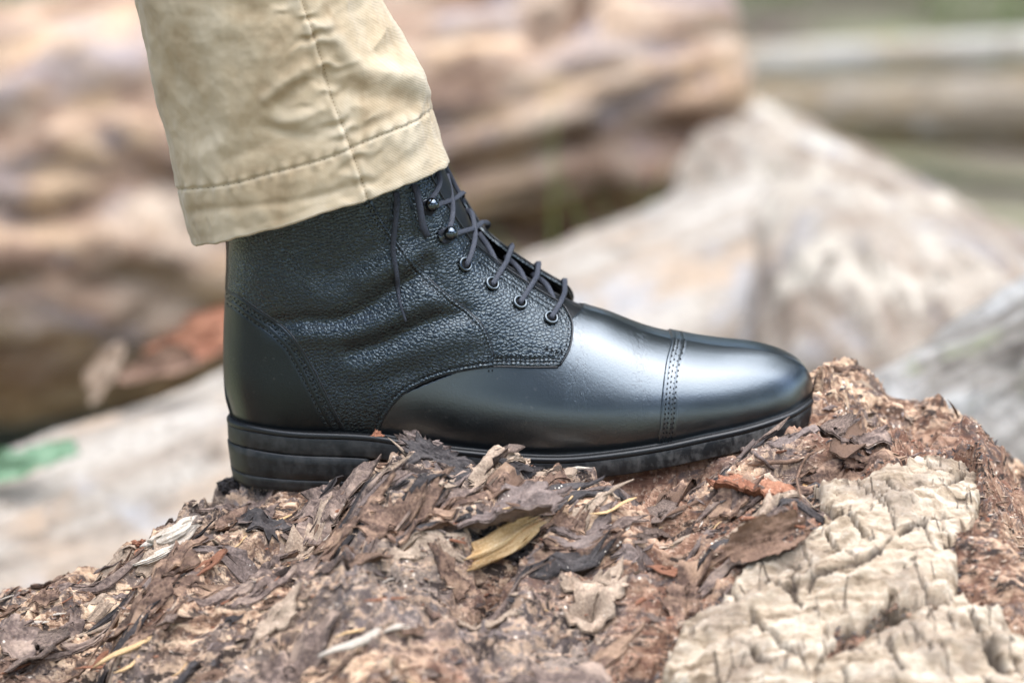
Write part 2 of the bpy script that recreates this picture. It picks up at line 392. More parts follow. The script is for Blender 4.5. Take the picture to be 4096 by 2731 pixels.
def clip(V, F, phi, cols):
    """keep phi > 0 of a triangle mesh; V positions, cols = per-vertex data carried along"""
    D = np.column_stack([V, cols]); s = phi > 0; k = s[F].sum(1)
    keep = F[k == 3]; cut = F[(k == 1) | (k == 2)]; new = []; cache = {}; out = []; nb = len(D)
    def mid(a, b):
        key = (a, b) if a < b else (b, a)
        if key not in cache:
            t = phi[a] / (phi[a] - phi[b]); new.append(D[a] * (1 - t) + D[b] * t); cache[key] = nb + len(new) - 1
        return cache[key]
    for a, b, c in cut.tolist():
        for _ in range(3):
            if s[a] and not s[c] and (not s[b] or True) and (s[a] != s[c]):
                if not s[b]: out.append((a, mid(a, b), mid(a, c))); break
                if s[b]: out.append((a, b, mid(b, c))); out.append((a, mid(b, c), mid(a, c))); break
            a, b, c = b, c, a
    D2 = np.vstack([D, np.array(new)]) if new else D
    F2 = np.vstack([keep, np.array(out, int).reshape(-1, 3)])
    used = np.unique(F2); rm = np.full(len(D2), -1); rm[used] = np.arange(len(used))
    return D2[used][:, :3], rm[F2], D2[used][:, 3:]
def panel(name, mat, parent, phis, off, thick, grooves=(), far_extra=None, both=True):
    """phis: list of per-grid-vertex signed distances; min of all = distance inside the panel edge"""
    pm = np.min(phis, axis=0); V, F = BV, BF; cols = np.column_stack([BN, edge.astype(float), pm] + list(phis)); n0 = 5
    for i in range(len(phis)):
        V, F, cols = clip(V, F, cols[:, n0 + i], cols)
    N = unit(cols[:, :3]); e = cols[:, 3] > .999; p = np.maximum(cols[:, 4], 0)
    o = off - .0006 * (1 - np.clip(p / .0014, 0, 1)) ** 2
    for g in grooves: o = o - .00045 * np.exp(-((p - g) / .0006) ** 2)
    res = []
    for side in ((-1, 1) if both else (-1,)):
        oo = o + (far_extra(p) if (far_extra and side > 0) else 0)
        P = V + N * oo[:, None]; I = V + N * (oo - thick)[:, None]; f = F
        E = np.sort(np.vstack([F[:, [0, 1]], F[:, [1, 2]], F[:, [2, 0]]]), 1)
        key, cnt = np.unique(E, axis=0, return_counts=True); bd = set(map(tuple, key[cnt == 1]))
        dirE = np.vstack([F[:, [0, 1]], F[:, [1, 2]], F[:, [2, 0]]])
        be = np.array([d for d in dirE.tolist() if (min(d), max(d)) in bd and not (e[d[0]] and e[d[1]])], int).reshape(-1, 2)
        u = np.unique(be); rm = np.zeros(len(P), int); rm[u] = np.arange(len(u)) + len(P)
        P2 = np.vstack([P, I[u]]); rim = np.column_stack([be[:, 1], be[:, 0], rm[be[:, 0]], rm[be[:, 1]]])
        if side > 0: P2 = P2 * [1, -1, 1]; f = f[:, ::-1]; rim = rim[:, ::-1]
        res.append((P2, [f, rim]))
    V2, F2 = join(res)
    return obj(name, V2, F2, mat, parent)

boot = empty('leather_boot', PIV, 'black leather lace-up cap-toe ankle boot standing on the decayed log', 'boot')
boot.rotation_euler = (ROLL, 0, 0)
far_lift = lambda p: .0060 * np.exp(-p / .012)
tag(panel('toe_cap', M_VAMP, boot, [phiC], .0016, .0016, (.0022, .0038, .0068)), 'smooth polished toe cap')
tag(panel('vamp', M_VAMP, boot, [.008 - phiC, .009 - phiQ, phiT], .0004, .001), 'smooth polished vamp')
tag(panel('quarter', M_PEB, boot, [phiQ, .005 + phiI, .006 - phiK, phiX], .0012, .0014, (.0024, .0040), far_lift), 'pebble-grained quarter creased at the ankle')
panel('eyestay', M_PEB, boot, [phiQ + .0002, -phiI, phiX], .0019, .0020, (.0022,), far_lift)
tag(panel('heel_counter', M_COUNTER, boot, [phiK], .0021, .0016, (.0026, .0042, .0072)), 'smooth heel counter')
panel('back_strip', M_COUNTER, boot, [phiS, -phiK + .004, phiX], .0019, .0016)
panel('tongue', M_TONGUE, boot, [.016 - phiQ, -phiT + .006, phiX + .004], -.0010, .0012)

# ------------------------------------------------------------------ stitching
def offset_curve(P, d):
    t = unit(np.gradient(P, axis=0)); return P + np.stack([-t[:, 1], t[:, 0]], -1) * d
def in_side(x, z):
    r = np.zeros(len(x), bool)
    for (ax, az), (bx, bz) in zip(closed, np.roll(closed, -1, 0)):
        if az != bz: r ^= ((az > z) != (bz > z)) & (x < (bx - ax) * (z - az) / (bz - az) + ax)
    return r & (((x - TOPL[0, 0]) * (TOPL[1, 1] - TOPL[0, 1]) - (z - TOPL[0, 1]) * (TOPL[1, 0] - TOPL[0, 0])) > 0)
def stitches(P, off, length=.0017, gap=.0007, r=.0004, sides=(-1, 1)):
    P = resample(P, step=length + gap); ok_ = in_side(P[:, 0], P[:, 1]) & (sil_dist(P[:, 0], P[:, 1]) > .0012) & (P[:, 1] > z_bot(P[:, 0]) - .001)
    inside = w_of(P[:, 0], P[:, 1]) > .004; P = P[:-1]; T = np.gradient(P, axis=0); parts = []
    for s in sides:
        C, N = surf3(P[:, 0], P[:, 1], off, s); t3 = unit(np.gradient(C, axis=0)); S = np.cross(t3, N)
        for i in range(len(C)):
            if not (ok_[i] and inside[i]): continue
            c, t_, n_, b_ = C[i], t3[i], N[i], S[i]; hl = length / 2
            V = np.array([c - t_ * hl - n_ * r, c + b_ * r, c + n_ * r * .8, c - b_ * r, c + t_ * hl - n_ * r, c - t_ * hl * .5 + n_ * r * .6, c + t_ * hl * .5 + n_ * r * .6])
            F = np.array([(0, 3, 5), (5, 1, 0), (5, 3, 2), (5, 2, 1), (2, 3, 6), (2, 6, 1), (6, 3, 4), (6, 4, 1)])
            parts.append((V, F))
    return parts
def stitch_obj(rows, off, parent=boot):
    pr = []
    for P in rows: pr += stitches(P, off)
    V, F = join(pr); return tag(obj('stitching', V, F, M_THREAD, parent), kind='stuff')
stitch_obj([offset_curve(CAP, d) for d in (.0022, .0038, .0054, .0068)], .0016)
stitch_obj([offset_curve(CNT, -d) for d in (.0026, .0042, .0072)], .0021)
stitch_obj([offset_curve(Q2, -d) for d in (.0022, .0038, .0054)], .0018)
stitch_obj([offset_curve(Q1, -.0022)], .0020)
stitch_obj([offset_curve(INN, -d) for d in (.0012, .0030)], .0019)
BART = b_surf(z3([(1995, 742), (2030, 752), (2075, 765), (2105, 740)])); stitch_obj([resample(spline(BART + [0, d]), step=.0005) for d in (0, .0007, -.0006)], .0021)

# ------------------------------------------------------------------ sole
xs = bt[:, 0]; wf = w_of(xs, z_bot(xs) + .0005); wf[0] = wf[-1] = 0
half = np.stack([xs, -wf], -1)
loop = np.vstack([half, (half * [1, -1])[::-1][1:-1]]); loop = resample(np.vstack([loop, loop[:1]]), 360)[:-1]
for _ in range(6): loop = (np.roll(loop, 1, 0) + 2 * loop + np.roll(loop, -1, 0)) / 4
tl = unit(np.roll(loop, -1, 0) - np.roll(loop, 1, 0)); nl = np.stack([tl[:, 1], -tl[:, 0]], -1)
if (nl * (loop - loop.mean(0))).sum() < 0: nl = -nl
WELT_PX = np.array([(945, 1664), (957, 1670), (997, 1697), (1051, 1710), (1185, 1727), (1386, 1734), (1520, 1744), (1654, 1771), (1788, 1794), (1922, 1807), (2056, 1824), (2190, 1830), (2300, 1828), (2457, 1811), (2636, 1784), (2814, 1746), (2993, 1707), (3112, 1668), (3201, 1630), (3249, 1594), (3265, 1570)], float)
yw = np.full(len(WELT_PX), -.04)
for _ in range(12):
    q = b_plane(WELT_PX, yw); yw = -np.interp(q[:, 0], half[:, 0] * 1.0, -half[:, 1]) - .005
    yw[0] = yw[-1] = -.004; yw[1] = -.012; yw[-2] = -.02
q = spline(b_plane(WELT_PX, yw)); q[:, 0] = np.maximum.accumulate(q[:, 0])
def z_welt(x):
    z = np.interp(x, q[:, 0], q[:, 1]); return z
zz = np.linspace(-.16, .17, 240); zk = z_welt(zz)
for _ in range(30): zk = np.convolve(np.pad(zk, 1, mode='edge'), [.25, .5, .25], 'valid')
def zw(x): return np.interp(x, zz, zk)
def ring_loft(name, rings, mat, parent, cap_top=True, cap_bot=True, lp=None, nr=None):
    """rings: (outward offset, function x -> z)"""
    L = loop if lp is None else lp; Nn = nl if nr is None else nr; n = len(L); V = []
    for o, zf in rings:
        P = L + Nn * o; V.append(np.column_stack([P, zf(P[:, 0])]))
    V = np.vstack(V); F = [grid_faces(n, len(rings), True)[:, ::-1]]
    def strip(b, flip):                      # cap as strips across the foot (near and far points pair up)
        i = np.arange(n // 2); a = b + i; c = b + i + 1; d = b + (n - i - 1) % n; e = b + (n - i) % n
        f = np.stack([a, c, d, e], -1); return f[:, ::-1] if flip else f
    if cap_top: F.append(strip(0, True))
    if cap_bot: F.append(strip((len(rings) - 1) * n, False))
    return obj(name, V, F, mat, parent)
dz = lambda d: (lambda x: zw(x) - d)
ring_loft('welt', [(-.004, dz(-.0004)), (.0046, dz(0)), (.0053, dz(.0004)), (.0056, dz(.0009)), (.0057, dz(.0012)), (.0057, dz(.0025)), (.0056, dz(.0028)), (.0053, dz(.0030)), (.001, dz(.0031))], M_WELT, boot)
ring_loft('outsole', [(.001, dz(.0031)), (.0049, dz(.0032)), (.0052, dz(.0033)), (.0053, dz(.0036)), (.0053, dz(.0060)), (.0053, dz(.0067)), (.0052, dz(.0115)), (.0050, dz(.0120)), (.0042, dz(.0124)), (.000, dz(.0126))], M_RUB, boot)
wst = [np.column_stack([P_, zw(P_[:, 0]) + .0002]) for P_ in [loop + nl * .0034]][0]
pr = []
for i in range(0, len(wst), 1):
    a = wst[i]; b = wst[(i + 1) % len(wst)]
    for f in (0, .5):
        c = a + (b - a) * (f + .2); t_ = (b - a) * .36; r = .00042; up_ = np.array([0, 0, 1]); s_ = unit(np.cross(t_, up_))
        pr.append((np.array([c - t_ / 2, c + s_ * r, c + up_ * r, c - s_ * r, c + t_ / 2]), np.array([(0, 3, 2), (0, 2, 1), (4, 2, 3), (4, 1, 2)])))
tag(obj('welt_stitching', *join(pr), M_THREAD, boot), kind='stuff')
# heel block: a short loop from the rear of the sole outline
XB = b_plane(np.array([1470, 1800.]), -.03)[0]
HB = b_plane(np.array([(1005, 1922.)]), -.012)[0, 1]
rear = half[(half[:, 0] < XB)]; rear = resample(rear, 120); hl = np.vstack([rear, (rear * [1, -1])[::-1]]); hl = resample(np.vstack([hl, hl[:1]]), 241)[:-1]
for _ in range(3): hl = (np.roll(hl, 1, 0) + 2 * hl + np.roll(hl, -1, 0)) / 4
th = unit(np.roll(hl, -1, 0) - np.roll(hl, 1, 0)); nh = np.stack([th[:, 1], -th[:, 0]], -1)
if (nh * (hl - hl.mean(0))).sum() < 0: nh = -nh
hz = lambda f: (lambda x: (zw(x) - .0126) * (1 - f) + (HB + 0 * x) * f)
def lerp_heel(a, b): return [(a[0] + (b[0] - a[0]) * t, hz(a[1] + (b[1] - a[1]) * t)) for t in np.linspace(0, 1, 4)]
ring_loft('heel', [(.002, hz(0)), (.0050, hz(.01))] + lerp_heel((.0054, .03), (.0040, .66)) + [(.0036, hz(.68)), (.001, hz(.685))], M_RUB, boot, lp=hl, nr=nh)
ring_loft('heel_top_piece', [(.001, hz(.685)), (.0037, hz(.69))] + lerp_heel((.0040, .71), (.0030, .97)) + [(.002, hz(1.0))], M_RUB, boot, lp=hl, nr=nh)

# ------------------------------------------------------------------ eyelets, hooks, laces
def frame_of(n):
    a = unit(np.cross(n, [0, 0, 1.0])); return a, np.cross(a, n)
def torus(c, n, R, r, ku=28, kv=10):
    a, b = frame_of(n); u = np.linspace(0, 2 * math.pi, ku, endpoint=False); v = np.linspace(0, 2 * math.pi, kv, endpoint=False)
    rad = np.cos(u)[:, None] * a + np.sin(u)[:, None] * b
    P = c + rad[:, None] * (R + r * np.cos(v))[None, :, None] + n * (r * np.sin(v))[None, :, None]
    f = grid_faces(kv, ku, True); i = np.arange(kv); j = (i + 1) % kv; la = (ku - 1) * kv
    return P.reshape(-1, 3), [np.vstack([f, np.stack([la + i, la + j, j, i], -1)])]
def lathe(c, n, prof, k=24):
    a, b = frame_of(n); u = np.linspace(0, 2 * math.pi, k, endpoint=False); rad = np.cos(u)[:, None] * a + np.sin(u)[:, None] * b
    P = np.concatenate([c + rad * r + n * h_ for r, h_ in prof]); return P, [grid_faces(k, len(prof), True)]
eyes = b_surf([(1854, 1061), (1963, 1141), (2075, 1216), (2200, 1279)])
EYE = {}
for side in (-1, 1):
    off = .0021 + (.0010 if side > 0 else 0)
    C, N = surf3(eyes[:, 0], eyes[:, 1], off, side); EYE[side] = (C, N)
    for c, n in zip(C, N):
        e = obj('eyelet', *torus(c + n * .0003, n, .0032, .00085), M_EYELET, boot)
        obj('eyelet_hole_shade', *lathe(c, n, [(.0028, .0006), (.0024, .0002), (.00001, .0001)]), M_HOLE_SHADE, e)  # near-black disc standing in for the shade of the open hole
hooks = b_surf([(1700, 828), (1772, 944)])
HK = {}
for side in (-1, 1):
    C, N = surf3(hooks[:, 0], hooks[:, 1], .0022, side); HK[side] = (C, N)
    for c, n in zip(C, N):
        bs = obj('lace_hook', *lathe(c, n, [(.0040, 0), (.0042, .0006), (.0036, .0011), (.0022, .0014), (.0019, .0030)]), M_GUN, boot)
        th_ = np.linspace(-1.2, math.pi / 2, 12)
        obj('hook_ball', *lathe(c + n * .0048 + np.array([.0006, 0, .0006]), n, [(.0037 * math.cos(t), .0037 * math.sin(t)) for t in th_[:-1]] + [(.00001, .0037)]), M_GUN, bs)
def lace(P, r=.0014, flat=.32, up=(0, -1, .3), name='lace'):
    P = resample(spline(np.asarray(P, float), 10), step=.0012); return obj(name, *tube(P, r, 8, flat, up), M_LACE, boot)
def gap_pt(i, f, h=.0):
    return None
En, Nn_ = EYE[-1]; Ef, Nf_ = EYE[1]; Hn, HNn = HK[-1]; Hf, HNf = HK[1]
def ridge(px, lift):                       # point on the mid plane above the tongue
    p = b_plane(np.array(px, float), 0.0); return np.array([p[0], 0, p[1]]) + np.array([.5, 0, .85]) * lift
def edge_pt(side, px, lift):               # point over the eyestay edge
    s = b_surf([px]); P, N = surf3(s[:, 0], s[:, 1], .002 + lift + (.0058 if side > 0 else 0), side); return P[0]
def over(P, lift):                         # point on the mid plane just above the tongue, level with an edge point
    j = np.argmin((front[:, 0] - P[0] - .003) ** 2 + (front[:, 1] - P[2] - .004) ** 2); return np.array([front[j, 0], 0, front[j, 1]]) + np.array([.55, 0, .83]) * lift
# straight bars: near eyelet, over the near edge, across to the far edge and down into the far eyelet
bars = [((2200, 1279), (2232, 1228), (2236, 1218)), ((2075, 1216), (2118, 1152), (2124, 1142)), ((1963, 1141), (2006, 1076), (2012, 1066))]
for k, (e0, m0, m1) in zip((3, 2, 1), bars):
    a = En[k]; f_ = Ef[k]
    lace([a - Nn_[k] * .0015, a + Nn_[k] * .0016, edge_pt(-1, m0, .0012), edge_pt(-1, m1, .0014), over(edge_pt(-1, m1, .0014), .0022), edge_pt(1, m1, .0012), edge_pt(1, m0, .0010), f_ + Nf_[k] * .0016, f_ - Nf_[k] * .0015])
for k in (3, 2, 1):                        # hidden cross runs under the bars
    a = edge_pt(-1, (2232 - 0, 1228) if k == 3 else ((2118, 1152) if k == 2 else (2006, 1076)), -.0035); b_ = edge_pt(1, (2118, 1152) if k == 3 else ((2006, 1076) if k == 2 else (1893, 985)), -.0045)
    lace([a, over((a + b_) / 2, .0002), b_], .0014)
# from the top eyelet up to the far hook, and the two hook crossings
a = En[0]; up1 = edge_pt(-1, (1880, 985), .0020)
lace([a - Nn_[0] * .0015, a + Nn_[0] * .0018, edge_pt(-1, (1872, 1000), .0018), ridge((1886, 930), .004) + [0, -.010, -.001], ridge((1866, 868), .003) + [0, .004, 0], Hf[1] + HNf[1] * .003])
a = Ef[0]; lace([a + Nf_[0] * .0014, edge_pt(1, (1893, 980), .0015), ridge((1916, 921), .004) + [0, .006, 0], ridge((1886, 925), .0035) + [0, -.008, 0], Hn[1] + HNn[1] * .0028 + [.004, 0, .0005], Hn[1] + HNn[1] * .0026 + [-.001, 0, -.0034], Hn[1] + HNn[1] * .0026 + [-.0035, 0, .001], Hn[1] + HNn[1] * .0026 + [.001, 0, .0036],
      edge_pt(-1, (1788, 860), .0022), ridge((1798, 795), .003) + [0, -.012, 0], ridge((1775, 720), .003) + [0, .004, 0]])
lace([Hf[1] + HNf[1] * .0026, ridge((1842, 800), .003) + [0, .008, 0], ridge((1808, 806), .0032) + [0, -.010, 0], Hn[0] + HNn[0] * .0028 + [.004, 0, .0005], Hn[0] + HNn[0] * .0026 + [0, 0, -.0036], Hn[0] + HNn[0] * .0026 + [-.0034, 0, 0], Hn[0] + HNn[0] * .0026 + [.001, 0, .0036],
      edge_pt(-1, (1736, 745), .002), ridge((1742, 690), .003) + [0, -.012, 0]])
# far lace seen over the tongue edge
lace([ridge((1845, 835), .002) + [0, .013, 0], ridge((1800, 745), .002) + [0, .014, 0], ridge((1768, 680), .002) + [0, .012, 0]], .0011)
# two loose ends hanging out of the trouser leg
def hang(pxs, offs, rs, flat):
    s = b_surf(pxs); P, N = surf3(s[:, 0], s[:, 1], np.array(offs)); P = resample(spline(P, 10), step=.0012)
    r = np.interp(np.linspace(0, 1, len(P)), np.linspace(0, 1, len(rs)), rs); obj('lace_end', *tube(P, r, 8, flat, (0, -1, .2)), M_LACE, boot)
hang([(1582, 772), (1580, 800), (1574, 880), (1574, 1000), (1582, 1090), (1592, 1150), (1606, 1220), (1619, 1272)], [.002, .005, .006, .005, .004, .0035, .0034, .0042], [.0016, .0015, .0014, .0014, .0013, .0011, .0008, .0006], .55)
hang([(1649, 742), (1652, 770), (1660, 830), (1678, 900), (1705, 946)], [.002, .005, .0075, .008, .0065], [.0018, .0018, .0018, .0018, .0018], .5)

# thin bound edges that catch the light
def binding(P, off, r, zmin=None):
    P = resample(P, step=.0015); k_ = in_side(P[:, 0], P[:, 1]) & (sil_dist(P[:, 0], P[:, 1]) > .0008) & (P[:, 1] > z_bot(P[:, 0]) - .0005); P = P[k_]; pr = []
    for s in (-1, 1):
        C, N = surf3(P[:, 0], P[:, 1], off + (.0058 if (s > 0 and zmin) else 0), s); obj('bound_edge', *tube(C, r, 8, 1.0, N), M_EDGE, boot)
binding(CNT, .0016, .00055); binding(INN[len(INN) // 2:-12], .0012, .00045); binding(Q2, .0011, .00045); binding(Q1, .0013, .00048, True)
# ------------------------------------------------------------------ trouser leg
def mat_chino():
    m = Mat('washed_khaki_twill'); blot = m.noise(30, 5, .6, .4); fine = m.noise(700, 2, .6)
    tw = m.n('ShaderNodeTexWave', wave_type='BANDS', bands_direction='DIAGONAL', Vector=m.mapped((1, .0, 1), (0, .15, 0)), Scale=420.0, Distortion=.6, Detail=1.0).outputs['Fac']
    base = m.ramp(blot, [(.30, (.34, .250, .150)), (.47, (.44, .345, .225)), (.68, (.52, .43, .305))])
    worn = m.attr('wear'); base = m.mix(m.math('MULTIPLY', worn, .5), base, (.52, .46, .35))
    base = m.mix(m.math('MULTIPLY', tw, .10), base, (.22, .16, .09))
    m.set(Base_Color=base, Roughness=.9, Specular_IOR_Level=.2, Sheen_Weight=.15)
    b = m.bump(tw, .2, .0004); m.bump(fine, .3, .0004, b)
    return m.m
M_CHINO = mat_chino()
M_TTHREAD = mat_plain('tan_thread', (.22, .15, .075), .8)
def m0(px): d = ray(np.array([p[0] for p in px]), np.array([p[1] for p in px])); t = (0 - CAM_P[1]) / d[:, 1]; return CAM_P + d * t[:, None]
LFT = spline(m0([(780, 962), (770, 935), (755, 880), (717, 733), (679, 555), (634, 383), (596, 210), (545, 0), (498, -200), (430, -480), (360, -760)]), 12)
RGT = spline(m0([(1796, 648), (1795, 625), (1769, 561), (1731, 440), (1680, 274), (1622, 159), (1560, 60), (1508, -40), (1440, -230), (1380, -420), (1330, -640)]), 12)
NVt, NUt = 330, 420
Lr = resample(LFT, NVt); Rr = resample(RGT, NVt)
ang = np.linspace(0, 2 * math.pi, NUt, endpoint=False)
def sup(c, e): return np.sign(c) * np.abs(c) ** e
depth = np.interp(np.linspace(0, 1, NVt), [0, .3, .7, 1], [.066, .067, .072, .078])
Mid = (Lr + Rr) / 2 + np.array([0, .001, 0]); Ax = (Rr - Lr) / 2
TV = Mid[:, None] + Ax[:, None] * sup(np.cos(ang), .92)[None, :, None] + (np.array([0, 1.0, -.07])[None] * depth[:, None])[:, None] * sup(np.sin(ang), .88)[None, :, None]
TV = TV.reshape(-1, 3); TF = grid_faces(NUt, NVt, True)
TN = vnormals(TV, np.vstack([TF[:, :3], TF[:, [0, 2, 3]]]))
cen = np.repeat(Mid, NUt, 0)
if ((TV - cen) * TN).sum() < 0: TN = -TN; TF = TF[:, ::-1]
PX = project(TV); near = sstep(.02, -.01, TV[:, 1])
SEAM = resample(spline(np.array([(1090, -420), (1165, -150), (1208, 0), (1246, 115), (1291, 255), (1329, 395), (1367, 491), (1402, 587), (1437, 689), (1478, 812)], float)), 90)
HEMS = resample(spline(np.array([(700, 757), (723, 757), (819, 753), (946, 733), (1074, 698), (1202, 666), (1329, 628), (1406, 593), (1520, 542), (1648, 491), (1724, 443), (1745, 430)], float)), 90)
def zz1(P): return np.array([[500 + x / 1.568, y / 1.568] for x, y in P], float)
tf = [([(1280, 180), (1400, 360), (1560, 450), (1740, 480), (1900, 570)], .0050, 52), ([(1270, 490), (1420, 580), (1620, 610), (1800, 640)], -.0036, 45),
      ([(1480, 60), (1540, 200), (1570, 330), (1680, 280)], -.0050, 58), ([(1750, 130), (1800, 300), (1850, 420)], .003, 55),
      ([(880, 620), (1000, 520), (1120, 440)], .0030, 32), ([(960, 660), (1080, 560), (1220, 470)], -.0030, 34), ([(880, 800), (1050, 850), (1190, 860), (1290, 800)], -.0026, 36),
      ([(1000, 760), (1120, 740), (1220, 690)], .0024, 36), ([(500, 280), (560, 480), (640, 700)], .0022, 60), ([(300, 420), (340, 620), (480, 860)], -.0024, 60),
      ([(640, 1000), (760, 960), (900, 900)], -.0020, 40), ([(450, 1000), (640, 860), (760, 640)], .0014, 40), ([(700, 40), (860, 90), (980, 20)], -.0022, 60),
      ([(420, 1330), (800, 1290), (1150, 1250), (1480, 1150)], -.0016, 24), ([(1000, 1120), (1250, 1120), (1420, 1080)], .0012, 40), ([(1560, 1130), (1700, 1050), (1900, 900)], -.001, 40),
      ([(1430, 830), (1600, 760), (1800, 690)], -.0018, 28)]
disp = np.zeros(len(TV)); vis = PX[:, 1] > -700
for P, a, s in tf: disp += .60 * a * np.exp(-(poly_dist(PX[:, 0], PX[:, 1], resample(spline(zz1(P)), 30))[0] / (s / 1.2)) ** 2)
ds, ss = poly_dist(PX[:, 0], PX[:, 1], SEAM); dh, sh = poly_dist(PX[:, 0], PX[:, 1], HEMS)
ph = (PX[:, 1] + .38 * np.abs(ss) * np.sign(ss) * -1) / 46 + 1.1 * noise3(PX[:, 0] / 70, PX[:, 1] / 70, 0, 5)
above = sstep(-25, 40, -sh * -1) if False else 1.0
puck = np.sin(2 * math.pi * ph * .55) * np.exp(-(ds / 75) ** 1.3) * (.55 + .6 * noise3(PX[:, 0] / 90, PX[:, 1] / 110, 1, 9))
disp += .0015 * puck * sstep(-40, 30, PX[:, 1] * 0 + 30)
disp += -.0011 * np.exp(-(ds / 7) ** 2) + .0007 * np.exp(-((ss - 16) / 12) ** 2)
disp += -.0009 * np.exp(-(dh / 7) ** 2) + .0008 * np.sin(PX[:, 0] / 9 + 2 * noise3(PX[:, 0] / 60, 0, 0, 2)) * np.exp(-(dh / 26) ** 2)
disp *= near
disp += .0020 * fbm(TV[:, 0] * 22, TV[:, 1] * 22, TV[:, 2] * 15, 3, 11) + .0007 * fbm(TV[:, 0] * 90, TV[:, 1] * 90, TV[:, 2] * 70, 3, 12)
vv = np.repeat(np.arange(NVt), NUt)
disp += .0007 * sstep(7, 0, vv)
TV = TV + TN * disp[:, None]
hem_wob = .0011 * noise3(np.cos(ang) * 6, np.sin(ang) * 6, 0, 3)
TV[:, 2] += np.tile(hem_wob, NVt) * sstep(30, 0, vv)
wear = np.clip(.9 * np.maximum(puck, 0) * near + .5 * np.exp(-(dh / 12) ** 2) * near + .8 * sstep(3, 0, vv) + 2.0 * np.clip(disp * 160, 0, .4), 0, 1)
TN2 = vnormals(TV, np.vstack([TF[:, :3], TF[:, [0, 2, 3]]]))
leg = empty('trouser_leg', tuple(Mid[0] * [1, 1, 1]), 'khaki chino trouser leg with stitched hem falling over the boot', 'trousers')
o_ = np.array(leg.location)
# outer cloth, a rounded hem fold and the inside
NI = 26
inner = (TV - TN2 * .0018).reshape(NVt, NUt, 3)[:NI][::-1].reshape(-1, 3)
inner[-NUt:, 2] += .0002
lip = TV[:NUt] - TN2[:NUt] * .0009 - np.array([0, 0, .0007])
V_ = np.vstack([inner, lip, TV]); wear_ = np.concatenate([np.zeros(len(inner)), np.ones(NUt), wear])
Fq = grid_faces(NUt, NI + 1 + NVt, True)
if TF[0, 1] != 1: Fq = Fq[:, ::-1]
obj('cloth', V_ - o_, Fq, M_CHINO, leg, attrs={'wear': wear_})
from mathutils.bvhtree import BVHTree
from mathutils import Vector
bvh_leg = BVHTree.FromPolygons([tuple(v) for v in TV], [tuple(f) for f in TF.tolist()])
def hit(bvh, px, py):
    d = ray(px, py); loc, nrm, i, dist = bvh.ray_cast(Vector(CAM_P), Vector(unit(d)))
    return (np.array(loc), np.array(nrm)) if loc is not None else (None, None)
def cloth_stitches(P, step, ln, r):
    pr = []
    for i, p in enumerate(resample(P, step=step)):
        a, n = hit(bvh_leg, *p)
        if a is None: continue
        j = resample(P, step=step); q_ = j[min(i + 1, len(j) - 1)] - j[max(i - 1, 0)]; q_ = q_ / (np.linalg.norm(q_) + 1e-9)
        b, _ = hit(bvh_leg, *(p + q_ * ln))
        if b is None: continue
        if np.dot(n, CAM_P - a) < 0: n = -n
        t_ = b - a; s_ = unit(np.cross(t_, n)); c = (a + b) / 2 + n * r * .3
        V = np.array([a - n * r, c + s_ * r, c + n * r, c - s_ * r, b - n * r]) - o_
        pr.append((V, np.array([(0, 3, 2), (0, 2, 1), (4, 2, 3), (4, 1, 2)])))
    V, F = join(pr); return tag(obj('stitching', V, F, M_TTHREAD, leg), kind='stuff')
cloth_stitches(HEMS, 21, 15, .00024); cloth_stitches(SEAM[SEAM[:, 1] > -150], 15, 11, .00026)
# ------------------------------------------------------------------ foreground log: decayed wood
def wood_mat(name, stops, scale=60, rough=.85, bumpd=.0008, stretch=(3.5, .6, 1), rot=(0, 0, 0), bits=True):
    m = Mat(name); n = m.noise(1, 6, .65, .5, m.mapped(tuple(scale / s for s in stretch), rot)); g = m.noise(scale * 9, 4, .7)
    c = m.ramp(n, stops); c = m.mix(m.ramp(g, [(.45, 0.0), (.70, .3)]), c, tuple(min(1, v * 1.75 + .02) for v in stops[-1][1]))
    c = m.mix(m.ramp(g, [(.28, .35), (.42, 0.0)]), c, tuple(v * .35 for v in stops[0][1]))
    if bits:
        v = m.n('ShaderNodeTexVoronoi', Vector=m.co, Scale=scale * 5.0, Randomness=1.0); 
        sel = m.math('MULTIPLY', m.ramp(v.outputs['Distance'], [(.10, 1.0), (.22, 0.0)]), m.ramp(m.noise(scale * 1.1, 2), [(.58, 0.0), (.66, 1.0)]))
        c = m.mix(sel, c, (.72, .69, .62))
    c = m.mix(1.0, m.n('ShaderNodeGamma', Color=c, Gamma=1.18).outputs[0], (1.18, 1.10, 1.04), 'MULTIPLY')
    m.set(Base_Color=c, Roughness=rough, Specular_IOR_Level=.35); m.bump(m.math('ADD', g, n), .7, bumpd)
    return m
def rotmap(x, y, th): return x * math.cos(th) + y * math.sin(th), -x * math.sin(th) + y * math.cos(th)
TH = math.radians(20)
def z_macro(x, y):
    zt = np.interp(x, [-.9, -.34, -.30, -.255, -.19, -.15, -.134, -.1207, -.1055, -.0903, -.0816, -.073, -.060, -.047, -.0273, -.0165, -.0056, .0052, .0139, .0356, .0573, .0746, .092, .1137, .1267, .146, .165, .19, .235, .267, .31, .36, .6], [.34, .445, .463, .481, .504, .517, .519, .520, .524, .535, .543, .553, .554, .549, .541, .539, .546, .546, .538, .537, .540, .540, .543, .547, .548, .551, .555, .555, .543, .516, .47, .40, .30])
    yc = np.interp(x, [-.3, -.15, .10, .155, .25], [-.07, -.066, -.066, .05, .045])
    z = zt - np.maximum(y - yc, 0) ** 2 / (2 * np.interp(x, [.1, .155], [.11, .055]))
    s = np.maximum(-.078 - y, 0); z = z - .27 * s - s ** 2 / (2 * .42) * (s < .3) - (s >= .3) * (.107 + .75 * (s - .3))
    return np.maximum(z, -.05)
